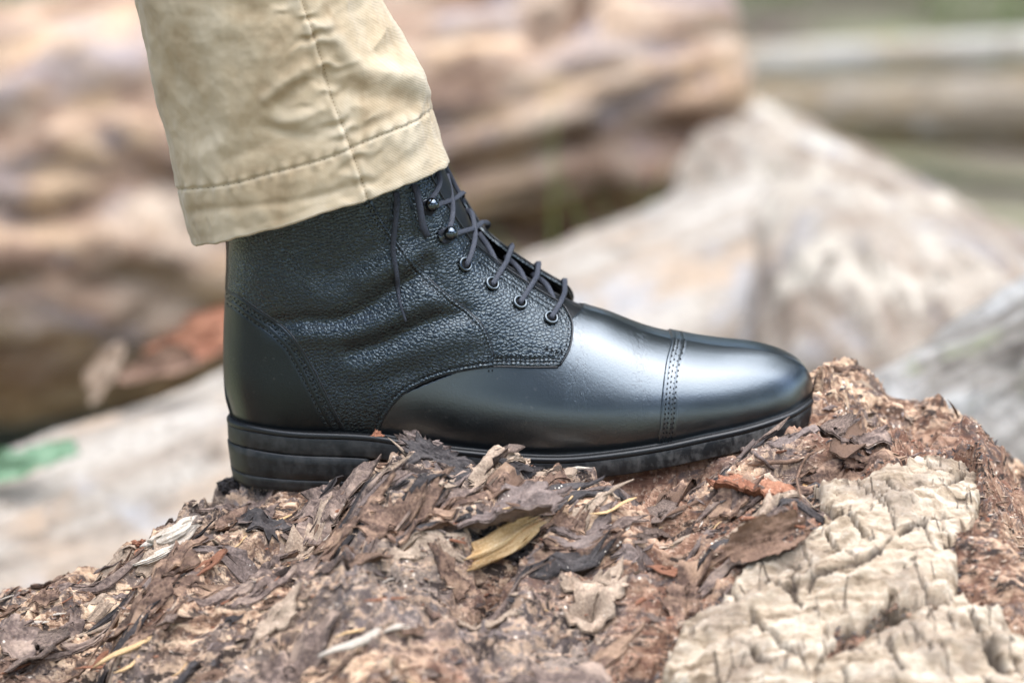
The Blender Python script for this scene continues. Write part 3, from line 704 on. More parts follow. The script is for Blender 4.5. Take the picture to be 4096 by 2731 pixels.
lx = np.concatenate([np.linspace(-.9, -.36, 40), np.arange(-.358, -.30, .0016), np.arange(-.30, .30, .00088), np.arange(.30, .36, .0016), np.linspace(.362, .6, 25)])
ly = np.concatenate([np.linspace(-.75, -.40, 50), np.arange(-.398, -.26, .002), np.arange(-.26, .075, .00088), np.linspace(.077, .26, 40)])
LX, LY = np.meshgrid(lx, ly)
Zs = z_macro(LX, LY)
for _ in range(3): Zs[1:-1, 1:-1] = (Zs[:-2, 1:-1] + Zs[2:, 1:-1] + Zs[1:-1, :-2] + Zs[1:-1, 2:]) / 4
wxn = .012 * noise3(LX * 18, LY * 18, 0, 31); wyn = .012 * noise3(LX * 18, LY * 18, 3, 32)
a_, b_ = rotmap(LX + wxn, LY + wyn, TH)
lump = fbm(LX * 16, LY * 18, 0, 3, 21)
ter = fbm(a_ * 10, b_ * 27, 0, 4, 22) * 3.4 + .8 * lump
fl = np.floor(ter); frc = ter - fl; terr = fl + sstep(.80, 1.0, frc)
fibmask = sstep(-.30, .05, noise3(LX * 11, LY * 12, 1, 24) + .35 * sstep(.0, .1, LX) - .1)
fib = 1 - np.abs(noise3(a_ * 26, b_ * 230, 0, 25)) * 1.7
fib2 = 1 - np.abs(noise3(a_ * 45, b_ * 460, 2, 26)) * 1.7
gran = fbm(LX * 170, LY * 170, 0, 3, 27)
rag = np.abs(fbm(LX * 70, LY * 75, 4, 4, 30))
pit = sstep(.32, .62, fbm(a_ * 22, b_ * 40, 5, 3, 28))
amp = sstep(-.40, -.36, LY)
rid = np.abs(fbm(LX * 150 + 40 * wxn, LY * 160, 6, 3, 33)); spk = np.maximum(fbm(a_ * 210, b_ * 330, 9, 3, 34), 0)
det = .0095 * lump + .0062 * terr + fibmask * (.0052 * fib + .0030 * fib2) + (1 - fibmask) * (.0050 * rag + .0020 * rid + .0020 * spk) + .0007 * rid + .0006 * spk + .0009 * gran - .019 * pit
Z = Zs + (det - det[(LY > -.2) & (LY < .05)].mean()) * amp
def bump_at(px, py, Y, hgt, sx, sy):
    c = at(px, py, Y); return hgt * np.exp(-((LX - c[0]) / sx) ** 2 - ((LY - c[1]) / sy) ** 2)
ridge_n = .5 + .9 * np.clip(noise3(LX * 45, 3.3, 0, 40) + .3 * noise3(LX * 130, 1.1, 0, 41), -.5, 1)
Z += .0 * ridge_n * np.exp(-((LY + .070) / .011) ** 2) * sstep(-.115, -.085, LX) * sstep(.125, .09, LX)
for args in [(1980, 985, .03, .006, .018, .02), (2170, 1040, .03, .006, .02, .02),
             (1000, 1300, -.16, -.010, .02, .012), (1880, 1230, -.11, -.016, .014, .012), (1100, 1240, -.13, .006, .03, .015), (1700, 1150, -.10, .006, .03, .02)]:
    Z += bump_at(*args)
def sole_z(X, Y):
    """world height of the sole's underside, +inf outside its outline"""
    yl = Y / math.cos(ROLL) + .004; hw = np.interp(X, half[:, 0], -half[:, 1]) + .0055
    inside = (np.abs(yl) < hw) & (X > back[0, 0] - .005) & (X < front[0, 0] + .006)
    zl = np.where(X < XB, HB, zw(X) - .0126)
    return np.where(inside, PIV[2] + math.sin(ROLL) * Y + math.cos(ROLL) * zl, np.inf)
SZ = sole_z(LX, LY); Z = np.where(np.isfinite(SZ) & (LX < .115) & (np.abs(LY) < np.interp(LX, half[:, 0], -half[:, 1]) - .001), np.where(np.isfinite(SZ), SZ, 0) - .0006, np.minimum(Z, SZ - .0004))
uniform = dict(x0=-.358, x1=.3585)
def bilog(A, x, y):
    i = np.clip(np.searchsorted(lx, x) - 1, 0, len(lx) - 2); j = np.clip(np.searchsorted(ly, y) - 1, 0, len(ly) - 2)
    u = np.clip((x - lx[i]) / (lx[i + 1] - lx[i]), 0, 1); v = np.clip((y - ly[j]) / (ly[j + 1] - ly[j]), 0, 1)
    return (A[j, i] * (1 - u) + A[j, i + 1] * u) * (1 - v) + (A[j + 1, i] * (1 - u) + A[j + 1, i + 1] * u) * v
def log_hit(px, py, A=None):
    """first point of the log under a photo pixel (2352 wide view)"""
    A = Z if A is None else A
    d = ray(px * 4096 / 2352, py * 4096 / 2352); t = np.linspace(.75, 1.45, 1400)[:, None]; P = CAM_P + d * t
    j = np.nonzero(P[:, 2] < bilog(A, P[:, 0], P[:, 1]))[0]
    return P[j[0]] if len(j) else P[np.argmin(np.abs(P[:, 1]))]
NORM_E = .004
def log_normal(x, y, e=NORM_E):
    gx_ = (bilog(Zs, x + e, y) - bilog(Zs, x - e, y)) / (2 * e); gy_ = (bilog(Zs, x, y + e) - bilog(Zs, x, y - e)) / (2 * e)
    return unit(np.stack([-gx_, -gy_, np.ones_like(gx_)], -1))
def zz2(P): return [((2500 + x / 1.2243) * 2352 / 4096, (1450 + y / 1.2243) * 2352 / 4096) for x, y in P]
def on_log(P): return np.array([log_hit(x, y, Zs + .004)[:2] for x, y in zz2(P)])
PALE1 = [(925, 650), (1060, 620), (1200, 588), (1440, 505), (1560, 508), (1700, 560), (1745, 640), (1720, 760), (1640, 900), (1640, 1060), (1560, 1150), (1330, 1160), (1180, 1240), (1040, 1330), (960, 1500), (880, 1640), (500, 1700), (250, 1560), (240, 1380), (400, 1240), (530, 1090), (640, 975), (760, 985), (850, 945), (950, 860), (1010, 790), (960, 715)]
PALE2 = [(1190, 1330), (1330, 1310), (1480, 1230), (1640, 1180), (1770, 1205), (1880, 1300), (1960, 1380), (2060, 1500), (2100, 1750), (1500, 1800), (980, 1750), (960, 1560), (1080, 1430)]
def outline(O): Pn = on_log(O); return resample(spline(np.vstack([Pn, Pn[:1]]), 6), 220)
for O in (PALE1, PALE2):                                   # the hard wood replaces the soft wood where it stands
    cl = outline(O); m2 = (LX > cl[:, 0].min()) & (LX < cl[:, 0].max()) & (LY > cl[:, 1].min()) & (LY < cl[:, 1].max())
    d_ = poly_dist(LX[m2], LY[m2], cl)[0] * np.where(in_poly(LX[m2], LY[m2], cl), 1, -1); Z[m2] = Z[m2] * (1 - sstep(.001, .006, d_)) + (Zs[m2] - .010) * sstep(.001, .006, d_)
LOGP = np.stack([LX, LY, Z], -1)
hsh = np.sin(fl * 12.9898 + np.floor(2.2 * noise3(LX * 14, LY * 20, 7, 50)) * 78.233) * 43758.5453; tone = hsh - np.floor(hsh)
def mat_log():
    m = Mat('decayed_wood'); t = m.attr('tone'); fm = m.attr('fibre'); red = m.attr('red')
    rot = (0, 0, -TH)
    n = m.noise(1, 6, .7, .6, m.mapped((40, 330, 120), rot)); g = m.noise(420, 5, .75); big = m.noise(24, 4, .6)
    bark = m.ramp(t, [(.0, (.090, .070, .062)), (.28, (.175, .150, .145)), (.5, (.075, .064, .062)), (.68, (.25, .20, .165)), (.85, (.150, .135, .138)), (1.0, (.32, .265, .215))])
    bark = m.mix(m.ramp(n, [(.49, 0.0), (.56, .85)]), bark, (.44, .34, .255))
    wood = m.ramp(n, [(.34, (.055, .033, .024)), (.46, (.24, .155, .105)), (.52, (.46, .345, .25)), (.64, (.70, .57, .43))])
    wood = m.mix(m.math('MULTIPLY', red, .62), wood, (.215, .115, .082))
    c = m.mix(fm, bark, wood)
    st = m.noise(1, 5, .7, .5, m.mapped((26, 120, 60), rot)); c = m.mix(m.ramp(st, [(.54, 0.0), (.60, .85)]), c, (.120, .098, .094)); c = m.mix(m.ramp(st, [(.41, .92), (.45, 0.0)]), c, (.040, .027, .022))
    c = m.mix(m.ramp(g, [(.55, 0.0), (.66, .8)]), c, (.60, .50, .41))
    c = m.mix(m.ramp(g, [(.26, .85), (.42, 0.0)]), c, (.035, .024, .020))
    v = m.n('ShaderNodeTexVoronoi', Vector=m.mapped((1, 1.6, 1), rot), Scale=210.0); sel = m.math('MULTIPLY', m.ramp(v.outputs['Distance'], [(.12, 1.0), (.24, 0.0)]), m.ramp(m.noise(55, 2), [(.56, 0.0), (.64, 1.0)]))
    c = m.mix(sel, c, (.74, .68, .60))
    c = m.mix(1.0, m.n('ShaderNodeGamma', Color=c, Gamma=1.22).outputs[0], (1.26, 1.17, 1.10), 'MULTIPLY')
    m.set(Base_Color=c, Roughness=m.ramp(g, [(.3, .55), (.6, .9)]), Specular_IOR_Level=.4)
    b = m.bump(n, .6, .0016); m.bump(g, .8, .0012, b)
    return m.m
M_LOG = mat_log()
log = empty('decayed_log', (0, -.1, 0), 'decayed flaking brown log lying under the boot', 'log')
LO = np.array(log.location)
redm = sstep(.0, .4, noise3(LX * 9, LY * 11, 3, 60) + .35 * sstep(-.06, .05, LX))
obj('decayed_surface', LOGP.reshape(-1, 3) - LO, grid_faces(len(lx), len(ly)), M_LOG, log, attrs={'tone': tone.ravel(), 'fibre': fibmask.ravel(), 'red': redm.ravel()})

# ------------------------------------------------------------------ pale cracked wood on the right
def mat_pale():
    m = Mat('pale_weathered_wood'); pit = m.attr('crack_shade')
    n = m.noise(1, 6, .65, .4, m.mapped((18, 230, 70), (0, 0, -TH * 1.1))); g = m.noise(330, 5, .7); w = m.noise(40, 4)
    c = m.ramp(n, [(.36, (.15, .105, .068)), (.45, (.33, .25, .17)), (.52, (.44, .35, .255)), (.64, (.58, .49, .38))])
    c = m.mix(m.ramp(w, [(.48, 0.0), (.62, .65)]), c, (.23, .175, .13))
    c = m.mix(m.ramp(g, [(.28, .7), (.42, 0.0)]), c, (.20, .135, .09)); c = m.mix(m.ramp(g, [(.6, 0.0), (.75, .6)]), c, (.70, .64, .55))
    ck = m.n('ShaderNodeTexVoronoi', feature='DISTANCE_TO_EDGE', Vector=m.mapped((120, 15, 40), (0, 0, -TH * 1.1)), Scale=1.0).outputs['Distance']
    chk = m.math('MULTIPLY', m.ramp(ck, [(.012, 1.0), (.05, 0.0)]), m.ramp(m.noise(70, 3), [(.53, 0.0), (.62, 1.0)])); c = m.mix(m.math('MULTIPLY', chk, .85), c, (.10, .07, .05))
    c = m.mix(pit, c, (.045, .032, .026))  # shade inside the cracks and down the rim, put into the colour
    m.set(Base_Color=c, Roughness=.9, Specular_IOR_Level=.25); b = m.bump(n, .8, .0022); b = m.bump(g, .7, .0012, b); m.bump(m.math('SUBTRACT', 1.0, chk), .8, .0015, b)
    return m.m
M_PALE = mat_pale()
def pale(name, O, cracks, lift, seed, skirt=.02):
    cl = outline(O)
    lo = cl.min(0) - .006; hi = cl.max(0) + .006; st = .00095
    X, Y = np.meshgrid(np.arange(lo[0], hi[0], st), np.arange(lo[1], hi[1], st)); sh = X.shape
    X2 = X + .0050 * noise3(X * 50, Y * 50, 0, seed + 5) + .0022 * fbm(X * 170, Y * 170, 0, 2, seed + 15); Y2 = Y + .0050 * noise3(X * 50, Y * 50, 2, seed + 6) + .0022 * fbm(X * 170, Y * 170, 2, 2, seed + 16)
    s = poly_dist(X2, Y2, cl)[0].reshape(sh) * np.where(in_poly(X2, Y2, cl), 1, -1)
    A_, B_ = rotmap(X, Y, TH * 1.1)
    prof = lift * (.55 + .45 * sstep(0, .0016, s)) + .10 * np.minimum(np.maximum(s, 0), .02)
    led = fbm(A_ * 9, B_ * 70 , 0, 3, seed) * 4.2; led = (np.floor(led) + sstep(.86, 1, led - np.floor(led))) * .0013
    zt = bilog(Zs, X.ravel(), Y.ravel()).reshape(sh) + prof + led + .0016 * fbm(X * 30, Y * 30, 0, 3, seed + 1) + .0034 * np.abs(fbm(A_ * 22, B_ * 250, 0, 4, seed + 2)) - .0012 * sstep(.3, .6, fbm(A_ * 90, B_ * 60, 3, 3, seed + 7)) + .0012 * fbm(X * 220, Y * 220, 0, 3, seed + 3)
    crack_shade = np.zeros(sh)
    for P, dep, wd in cracks:
        C = resample(spline(on_log(P)), 60); d = poly_dist(X + .0016 * noise3(X * 120, Y * 120, 0, seed + 8), Y + .0016 * noise3(X * 120, Y * 120, 4, seed + 9), C)[0].reshape(sh)
        zt -= 1.3 * dep * np.exp(-(d / (wd * .9)) ** 4); crack_shade = np.maximum(crack_shade, .95 * np.exp(-(d / (wd * 1.05)) ** 4))
    rg = np.random.default_rng(seed); am, aM, bm, bM = A_.min(), A_.max(), B_.min(), B_.max()
    for k_ in range(34):                                   # short drying checks across the grain
        a0 = rg.uniform(am, aM); b0 = rg.uniform(bm, bM); ln_ = rg.uniform(.008, .026); dep = rg.uniform(.002, .006); wd = rg.uniform(.0005, .0009)
        da = A_ - a0 - .18 * (B_ - b0) - .0016 * noise3(B_ * 160, a0 * 50, 0, seed + 11); env = sstep(-ln_ / 2, -ln_ / 4, B_ - b0) * sstep(ln_ / 2, ln_ / 4, B_ - b0)
        g_ = np.exp(-(da / wd) ** 4) * env; zt -= dep * g_; crack_shade = np.maximum(crack_shade, .9 * g_)
    V = np.stack([X, Y, zt], -1).reshape(-1, 3); Q = grid_faces(sh[1], sh[0]); F = np.vstack([Q[:, :3], Q[:, [0, 2, 3]]])
    V2, F2, cols = clip(V, F, s.ravel(), np.column_stack([s.ravel(), crack_shade.ravel()]))
    E = np.sort(np.vstack([F2[:, [0, 1]], F2[:, [1, 2]], F2[:, [2, 0]]]), 1); key, cnt = np.unique(E, axis=0, return_counts=True); bd = set(map(tuple, key[cnt == 1].tolist()))
    de = np.vstack([F2[:, [0, 1]], F2[:, [1, 2]], F2[:, [2, 0]]]); be = np.array([d for d in de.tolist() if (min(d), max(d)) in bd])
    u = np.unique(be); rm = np.zeros(len(V2), int); rm[u] = np.arange(len(u)) + len(V2); low = V2[u] - [0, 0, skirt]
    V3 = np.vstack([V2, low]); rim = np.column_stack([be[:, 1], be[:, 0], rm[be[:, 0]], rm[be[:, 1]]])
    return obj(name, V3 - LO, [F2, rim], M_PALE, log, attrs={'crack_shade': np.concatenate([cols[:, 1], np.full(len(u), .8)])})
cr1 = [([(955, 715), (1060, 775), (1140, 840), (1215, 910)], .010, .0013), ([(980, 880), (1050, 965), (1120, 1035)], .008, .0010), ([(805, 1040), (860, 1080), (905, 1112)], .006, .0010), ([(685, 1115), (760, 1190), (860, 1255)], .007, .0010),
       ([(615, 1285), (700, 1385), (790, 1440), (845, 1500)], .008, .0012), ([(1285, 650), (1340, 700), (1410, 745)], .004, .0008), ([(1455, 520), (1540, 590), (1640, 640)], .005, .0008), ([(1240, 690), (1310, 780), (1350, 810)], .003, .0007),
       ([(1130, 610), (1200, 690), (1290, 790), (1330, 850)], .0025, .0006), ([(560, 1420), (640, 1480), (700, 1500)], .006, .0011), ([(900, 1180), (980, 1120), (1180, 1030), (1330, 900), (1560, 800)], .0035, .0012), ([(1480, 690), (1560, 680), (1690, 600)], .006, .0010)]
tag(pale('pale_wood_ridge', PALE1, cr1, .009, 70), 'pale cracked ridge of hard wood')
cr2 = [([(1680, 1290), (1740, 1390), (1790, 1440)], .006, .0010), ([(1740, 1440), (1790, 1500), (1850, 1560)], .012, .003), ([(1290, 1460), (1330, 1540), (1360, 1600)], .004, .0009), ([(1450, 1420), (1500, 1520)], .0035, .0008), ([(1560, 1250), (1600, 1330)], .003, .0007)]
tag(pale('pale_wood_ridge', PALE2, cr2, .009, 90), 'lower pale ridge split by a dark crack')

# ------------------------------------------------------------------ bark flakes, splinters and crumbs
PAL = {'purple_grey': [(.3, (.075, .058, .053)), (.5, (.155, .124, .113)), (.75, (.29, .24, .215))], 'brown': [(.3, (.075, .048, .036)), (.5, (.165, .110, .080)), (.75, (.29, .205, .15))],
       'dark': [(.3, (.022, .019, .019)), (.55, (.055, .048, .048)), (.8, (.12, .105, .10))], 'tan': [(.3, (.19, .145, .11)), (.5, (.32, .26, .205)), (.75, (.50, .42, .34))], 'rust': [(.3, (.13, .055, .032)), (.5, (.25, .12, .075)), (.75, (.40, .24, .16))],
       'yellow': [(.3, (.36, .20, .08)), (.5, (.64, .45, .24)), (.75, (.80, .65, .44))], 'white': [(.3, (.30, .26, .21)), (.5, (.50, .455, .39)), (.75, (.66, .62, .55))]}
PAL.update(plate_brown=[(.38, (.035, .024, .020)), (.49, (.140, .094, .074)), (.60, (.33, .24, .175))], plate_grey=[(.38, (.046, .034, .030)), (.49, (.145, .112, .100)), (.60, (.33, .265, .22))])
MATW = {k: wood_mat('wood_' + k, v, 55 if 'plate' in k else 90, .6 if k in ('dark', 'purple_grey') else .85, .0007, bits=k not in ('yellow', 'white')).m for k, v in PAL.items()}
def flake_geo(L, W, seed, curl=.3, thick=.0012, nr=6, ns=22, rag=.45, wav=.12):
    """ragged sheet of bark: two skins and an edge, x along the grain"""
    rg = np.random.default_rng(seed); th = np.linspace(0, 2 * math.pi, ns, endpoint=False)
    R = 1 + rag * .8 * noise3(np.cos(th) * 1.1, np.sin(th) * 1.1, seed * .37, 3) + rag * .5 * noise3(np.cos(th) * 6, np.sin(th) * 6, seed * .71, 4) + rag * .55 * rg.uniform(-.5, .5, ns)
    R = np.clip(R, .35, 1.7); r = np.linspace(0, 1, nr + 1)[1:]
    x = (r[:, None] * R * np.cos(th) * L / 2).ravel(); y = (r[:, None] * R * np.sin(th) * W / 2).ravel()
    x = np.concatenate([[0], x]); y = np.concatenate([[0], y])
    s = max(L, W); z = curl * W * ((y / W * 2) ** 2) * .5 + wav * W * noise3(x / s * 4, y / s * 5, seed, 6) + .07 * W * fbm(x / s * 6, y / s * 18, seed, 3, 7)
    rr = np.concatenate([[0], np.repeat(r, ns)]); tk = thick * (1 - .6 * rr ** 3)
    T = np.stack([x, y, z + tk / 2], -1); B_ = np.stack([x, y, z - tk / 2], -1); n = len(x)
    i = np.arange(ns); j = (i + 1) % ns; tri = np.stack([np.zeros(ns, int), 1 + i, 1 + j], -1); q = [grid_faces(ns, nr, True, 1)]
    o = 1 + (nr - 1) * ns; rim = np.stack([o + i, n + o + i, n + o + j, o + j], -1)
    return np.vstack([T, B_]), [np.vstack([tri, tri[:, ::-1] + n]), np.vstack([q[0], q[0][:, ::-1] + n, rim])]
def splinter_geo(L, W, seed):
    k = 6; n = 7; t = np.linspace(-.5, .5, n); r = W / 2 * (1 - (2 * np.abs(t)) ** 3 * .75) * (1 + .3 * noise3(t * 6, seed, 0, 2))
    P = np.stack([t * L, .12 * L * noise3(t * 2, seed, 1, 3), .08 * L * noise3(t * 2, seed, 2, 4)], -1); V, F = tube(P, r, k, .5)
    V = V + .12 * W * noise3(V[:, 0] / W, V[:, 1] / W * 3, V[:, 2] / W * 3, seed)[:, None]; return V, F
from mathutils import Matrix
def orient(o, pos, n, ang, tilt=0, roll=0, scale=1.0):
    n = Vector(n); a = Vector((math.cos(ang), math.sin(ang), 0)); a = (a - n * a.dot(n)).normalized(); b = n.cross(a)
    Mx = Matrix((a, b, n)).transposed().to_4x4() @ Matrix.Rotation(tilt, 4, 'Y') @ Matrix.Rotation(roll, 4, 'X') @ Matrix.Diagonal((scale, scale, scale, 1))
    p = Vector(pos); o.matrix_local = Matrix.Translation(p) @ Mx
def free_spot(margin=.012):
    while True:
        x = RNG.uniform(-.31, .28); y = RNG.uniform(-.30, .045) if RNG.random() < .6 else RNG.uniform(-.16, -.055)
        if np.isfinite(sole_z(np.array(x), np.array(y))) or np.isfinite(sole_z(np.array(x), np.array(y + margin))) or np.isfinite(sole_z(np.array(x), np.array(y - margin))): continue
        q_ = project([x, y, .53]) * 2352 / 4096
        if not (-60 < q_[0] < 2420 and q_[1] < 1640): continue
        if q_[0] > 1500 + (1568 - q_[1]) * 1.2 and RNG.random() < .9: continue
        return x, y
names = ['plate_grey', 'plate_brown', 'purple_grey', 'plate_brown', 'brown', 'plate_grey', 'dark', 'tan', 'plate_grey', 'brown', 'plate_brown', 'rust']
fl_me = [mesh_data('bark_flake', *flake_geo(1.0, RNG.uniform(.22, .55), 100 + i, RNG.uniform(-.5, .7), .07, 4, 16, .6, .22), MATW[names[i % len(names)]]) for i in range(30)]
for i in range(150):
    x, y = free_spot(); s = float(np.clip(RNG.lognormal(math.log(.012), .5), .006, .034)) * (1.25 if y < -.16 else 1)
    z = bilog(Z, np.array([x]), np.array([y]))[0]; n = log_normal(np.array([x]), np.array([y]))[0] + RNG.normal(0, .16, 3); n = unit(n)
    o = link('bark_flake', fl_me[RNG.integers(len(fl_me))], log); orient(o, (np.array([x, y, z + .0006 + .04 * s]) - LO), n, TH + RNG.normal(0, .28), RNG.normal(0, .30), RNG.normal(0, .4), s)
spl_me = [mesh_data('splinter', *splinter_geo(1.0, RNG.uniform(.05, .13), 40 + i), MATW[['tan', 'white', 'tan', 'brown', 'yellow', 'rust'][i % 6]]) for i in range(18)]
for i in range(240):
    x, y = free_spot(.008); s = float(np.clip(RNG.lognormal(math.log(.015), .5), .007, .045)); z = bilog(Z, np.array([x]), np.array([y]))[0]; n = unit(log_normal(np.array([x]), np.array([y]))[0] + RNG.normal(0, .15, 3))
    o = link('splinter', spl_me[RNG.integers(len(spl_me))], log); orient(o, (np.array([x, y, z + .0005]) - LO), n, TH + RNG.normal(0, .35), RNG.normal(0, .12), 0, s)
def crumbs(n, mat, smin, smax, elong=1.0):
    x = RNG.uniform(-.33, .30, n); y = np.where(RNG.random(n) < .6, RNG.uniform(-.18, .05, n), RNG.uniform(-.32, .05, n)); keep = ~np.isfinite(sole_z(x, y)); x, y = x[keep], y[keep]
    keep = noise3(x * 30, y * 30, smin * 1e4, 80) > -.15; x, y = x[keep], y[keep]; return crumbs_at(x, y, bilog(Z, x, y), mat, smin, smax, elong)
def crumbs_at(x, y, z, mat, smin, smax, elong):
    n = len(x); s = np.exp(RNG.uniform(math.log(smin), math.log(smax), n))
    base = np.array([(1, 0, 0), (-1, 0, 0), (0, 1, 0), (0, -1, 0), (0, 0, 1), (0, 0, -1)], float); F = np.array([(0, 2, 4), (2, 1, 4), (1, 3, 4), (3, 0, 4), (2, 0, 5), (1, 2, 5), (3, 1, 5), (0, 3, 5)])
    V = base[None] * RNG.uniform(.4, 1.2, (n, 6, 1)) * [elong, .7, .45]
    V = V + RNG.normal(0, .12, V.shape); an = TH + RNG.normal(0, .4, n); c, s_ = np.cos(an), np.sin(an); V = np.stack([V[..., 0] * c[:, None] - V[..., 1] * s_[:, None], V[..., 0] * s_[:, None] + V[..., 1] * c[:, None], V[..., 2] + RNG.normal(0, .4, (n, 1)) * V[..., 0]], -1)
    V = V * s[:, None, None] / 2 + np.stack([x, y, z + s * .1], -1)[:, None] - LO
    FF = (F[None] + (np.arange(n) * 6)[:, None, None]).reshape(-1, 3); return tag(obj('crumbs', V.reshape(-1, 3), FF, mat, log, smooth=False), kind='stuff')
def litter(n, mat, smin, smax, seed):
    """small ragged plates too many to count"""
    x = RNG.uniform(-.33, .30, n); y = np.where(RNG.random(n) < .65, RNG.uniform(-.17, .05, n), RNG.uniform(-.32, .05, n)); keep = ~np.isfinite(sole_z(x, y)); x, y = x[keep], y[keep]
    keep = (noise3(x * 22, y * 26, seed, 81) > -.1); x, y = x[keep], y[keep]; n = len(x); z = bilog(Z, x, y); s = np.exp(RNG.uniform(math.log(smin), math.log(smax), n)); k = 9
    th = np.linspace(0, 2 * math.pi, k, endpoint=False)[None] + RNG.normal(0, .12, (n, k)); r = RNG.uniform(.55, 1.25, (n, k)); V = np.zeros((n, 2 * k + 1, 3))
    cu = RNG.normal(0, .5, (n, 1)); px = r * np.cos(th); py = r * np.sin(th) * RNG.uniform(.22, .6, (n, 1)); pz = cu * py ** 2 + RNG.normal(0, .1, (n, k))
    V[:, :k] = np.stack([px, py, pz], -1); V[:, k:2 * k] = np.stack([px * .94, py * .94, pz - .13], -1); V[:, 2 * k, 2] = .08
    nn = unit(log_normal(x, y) + RNG.normal(0, .42, (n, 3))); an = TH + RNG.normal(0, .32, n); A_ = np.stack([np.cos(an), np.sin(an), 0 * an], -1); A_ = unit(A_ - nn * (A_ * nn).sum(1)[:, None]); B_ = np.cross(nn, A_)
    W = (V[..., 0:1] * A_[:, None] + V[..., 1:2] * B_[:, None] + V[..., 2:3] * nn[:, None]) * (s / 2)[:, None, None] + np.stack([x, y, z + s * .12], -1)[:, None] - LO
    i = np.arange(k); j = (i + 1) % k; tri = np.concatenate([np.stack([i, j, np.full(k, 2 * k)], -1), np.stack([i, i + k, j], -1), np.stack([j, i + k, j + k], -1)])
    return tag(obj('bark_litter', W.reshape(-1, 3), (tri[None] + (np.arange(n) * (2 * k + 1))[:, None, None]).reshape(-1, 3), mat, log, smooth=False), kind='stuff')
crumbs(7000, MATW['brown'], .0009, .0036, 2.0); crumbs(3000, MATW['purple_grey'], .0010, .0045, 1.6); crumbs(7000, MATW['tan'], .0009, .0034, 2.6); crumbs(2500, MATW['dark'], .001, .0040, 1.5); crumbs(900, MATW['white'], .0008, .0024, 2.2); crumbs(2500, MATW['rust'], .001, .0034, 2.0)
litter(900, MATW['purple_grey'], .003, .011, 1); litter(800, MATW['brown'], .003, .010, 2); litter(500, MATW['dark'], .003, .008, 3); litter(600, MATW['tan'], .003, .010, 4)

Zb = Z.copy()
for _ in range(10): Zb[1:-1, 1:-1] = (Zb[:-2, 1:-1] + Zb[2:, 1:-1] + Zb[1:-1, :-2] + Zb[1:-1, 2:]) / 4
def draped(name, V, F, mat, x, y, ang, parent, rise=.0015):
    """sheet that follows the rough log; its own curl is kept on top"""
    c, s = math.cos(ang), math.sin(ang); wx_ = x + V[:, 0] * c - V[:, 1] * s; wy_ = y + V[:, 0] * s + V[:, 1] * c
    zc = bilog(Zb, np.array([x]), np.array([y]))[0]; wz_ = .5 * bilog(Zb, wx_, wy_) + .5 * bilog(Z, wx_, wy_) + rise + V[:, 2] - V[:, 2].min() * .6; P = np.array([x, y, zc])
    o = obj(name, np.stack([wx_, wy_, wz_], -1) - P, F, MATW[mat], parent); o.location = P - (LO if parent is not None else 0); return o
for i in range(62):                                        # bark plates still lying on the wood
    x, y = free_spot(.02); L = RNG.uniform(.012, .038); W = L * RNG.uniform(.3, .6)
    V, F = flake_geo(L, W, 300 + i, RNG.uniform(-.1, .45), .0026, 9, 40, .75, .22); V[:, 2] += .10 * W * np.maximum(V[:, 0] / L * 2, 0) ** 2 * RNG.uniform(0, 3)
    draped('bark_plate', V, F, ['plate_brown', 'plate_grey', 'plate_brown', 'plate_grey', 'plate_brown', 'dark', 'plate_grey', 'tan'][RNG.integers(8)], x, y, TH + RNG.normal(0, .3), log)
for i in range(150):                                       # long strips of fibre peeling along the grain
    x, y = free_spot(.006); L = RNG.uniform(.022, .075); W = RNG.uniform(.0022, .0065)
    V, F = flake_geo(L, W, 500 + i, RNG.uniform(-.8, -.1), RNG.uniform(.0012, .0026), 4, 34, .55, .25); V[:, 2] += W * RNG.uniform(0, .9) * np.maximum(V[:, 0] / L * 2, 0) ** 3
    draped('bark_strip', V, F, ['plate_brown', 'tan', 'plate_grey', 'dark', 'purple_grey', 'plate_brown', 'dark', 'plate_grey'][RNG.integers(8)], x, y, TH + RNG.normal(0, .10), log, .0010)
# crumbs gathered where the hard wood meets the soft
for O, mt in ((PALE1, 'brown'), (PALE2, 'plate_brown'), (PALE1, 'dark')):
    cl = outline(O); k_ = RNG.integers(len(cl), size=900); p_ = cl[k_] + RNG.normal(0, .0028, (900, 2)); zc = np.maximum(bilog(Z, p_[:, 0], p_[:, 1]), bilog(Zs, p_[:, 0], p_[:, 1]) + .001)
    crumbs_at(p_[:, 0], p_[:, 1], zc, MATW[mt], .0010, .0042, 1.5)
# ------------------------------------------------------------------ loose pieces that can be lifted away
def loose_flake(name, label, cat, px, py, L, W, mat, ang, tilt=0, roll=0, lift=.0, curl=.4, seed=1, thick=.0016, Y=None, rag=.5, wav=.14, drape=False):
    P = log_hit(px, py) if Y is None else at(px, py, Y); V, F = flake_geo(L, W, seed, curl, thick, 14, 72, rag, wav)
    o = obj(name, V, F, MATW[mat]); tag(o, label, cat); n = log_normal(P[:1], P[1:2])[0]; orient(o, P + np.array([0, 0, lift]), n, ang, tilt, roll)
    if drape:
        Mw = np.array(o.matrix_local); W_ = V @ Mw[:3, :3].T + Mw[:3, 3]; W_[:, 2] = bilog(Zb, W_[:, 0], W_[:, 1]) + .0012 + (V[:, 2] - V[:, 2].mean()) * .8
        o.data.vertices.foreach_set('co', ((W_ - Mw[:3, 3]) @ Mw[:3, :3]).astype(np.float32).ravel()); o.data.update()
    return o
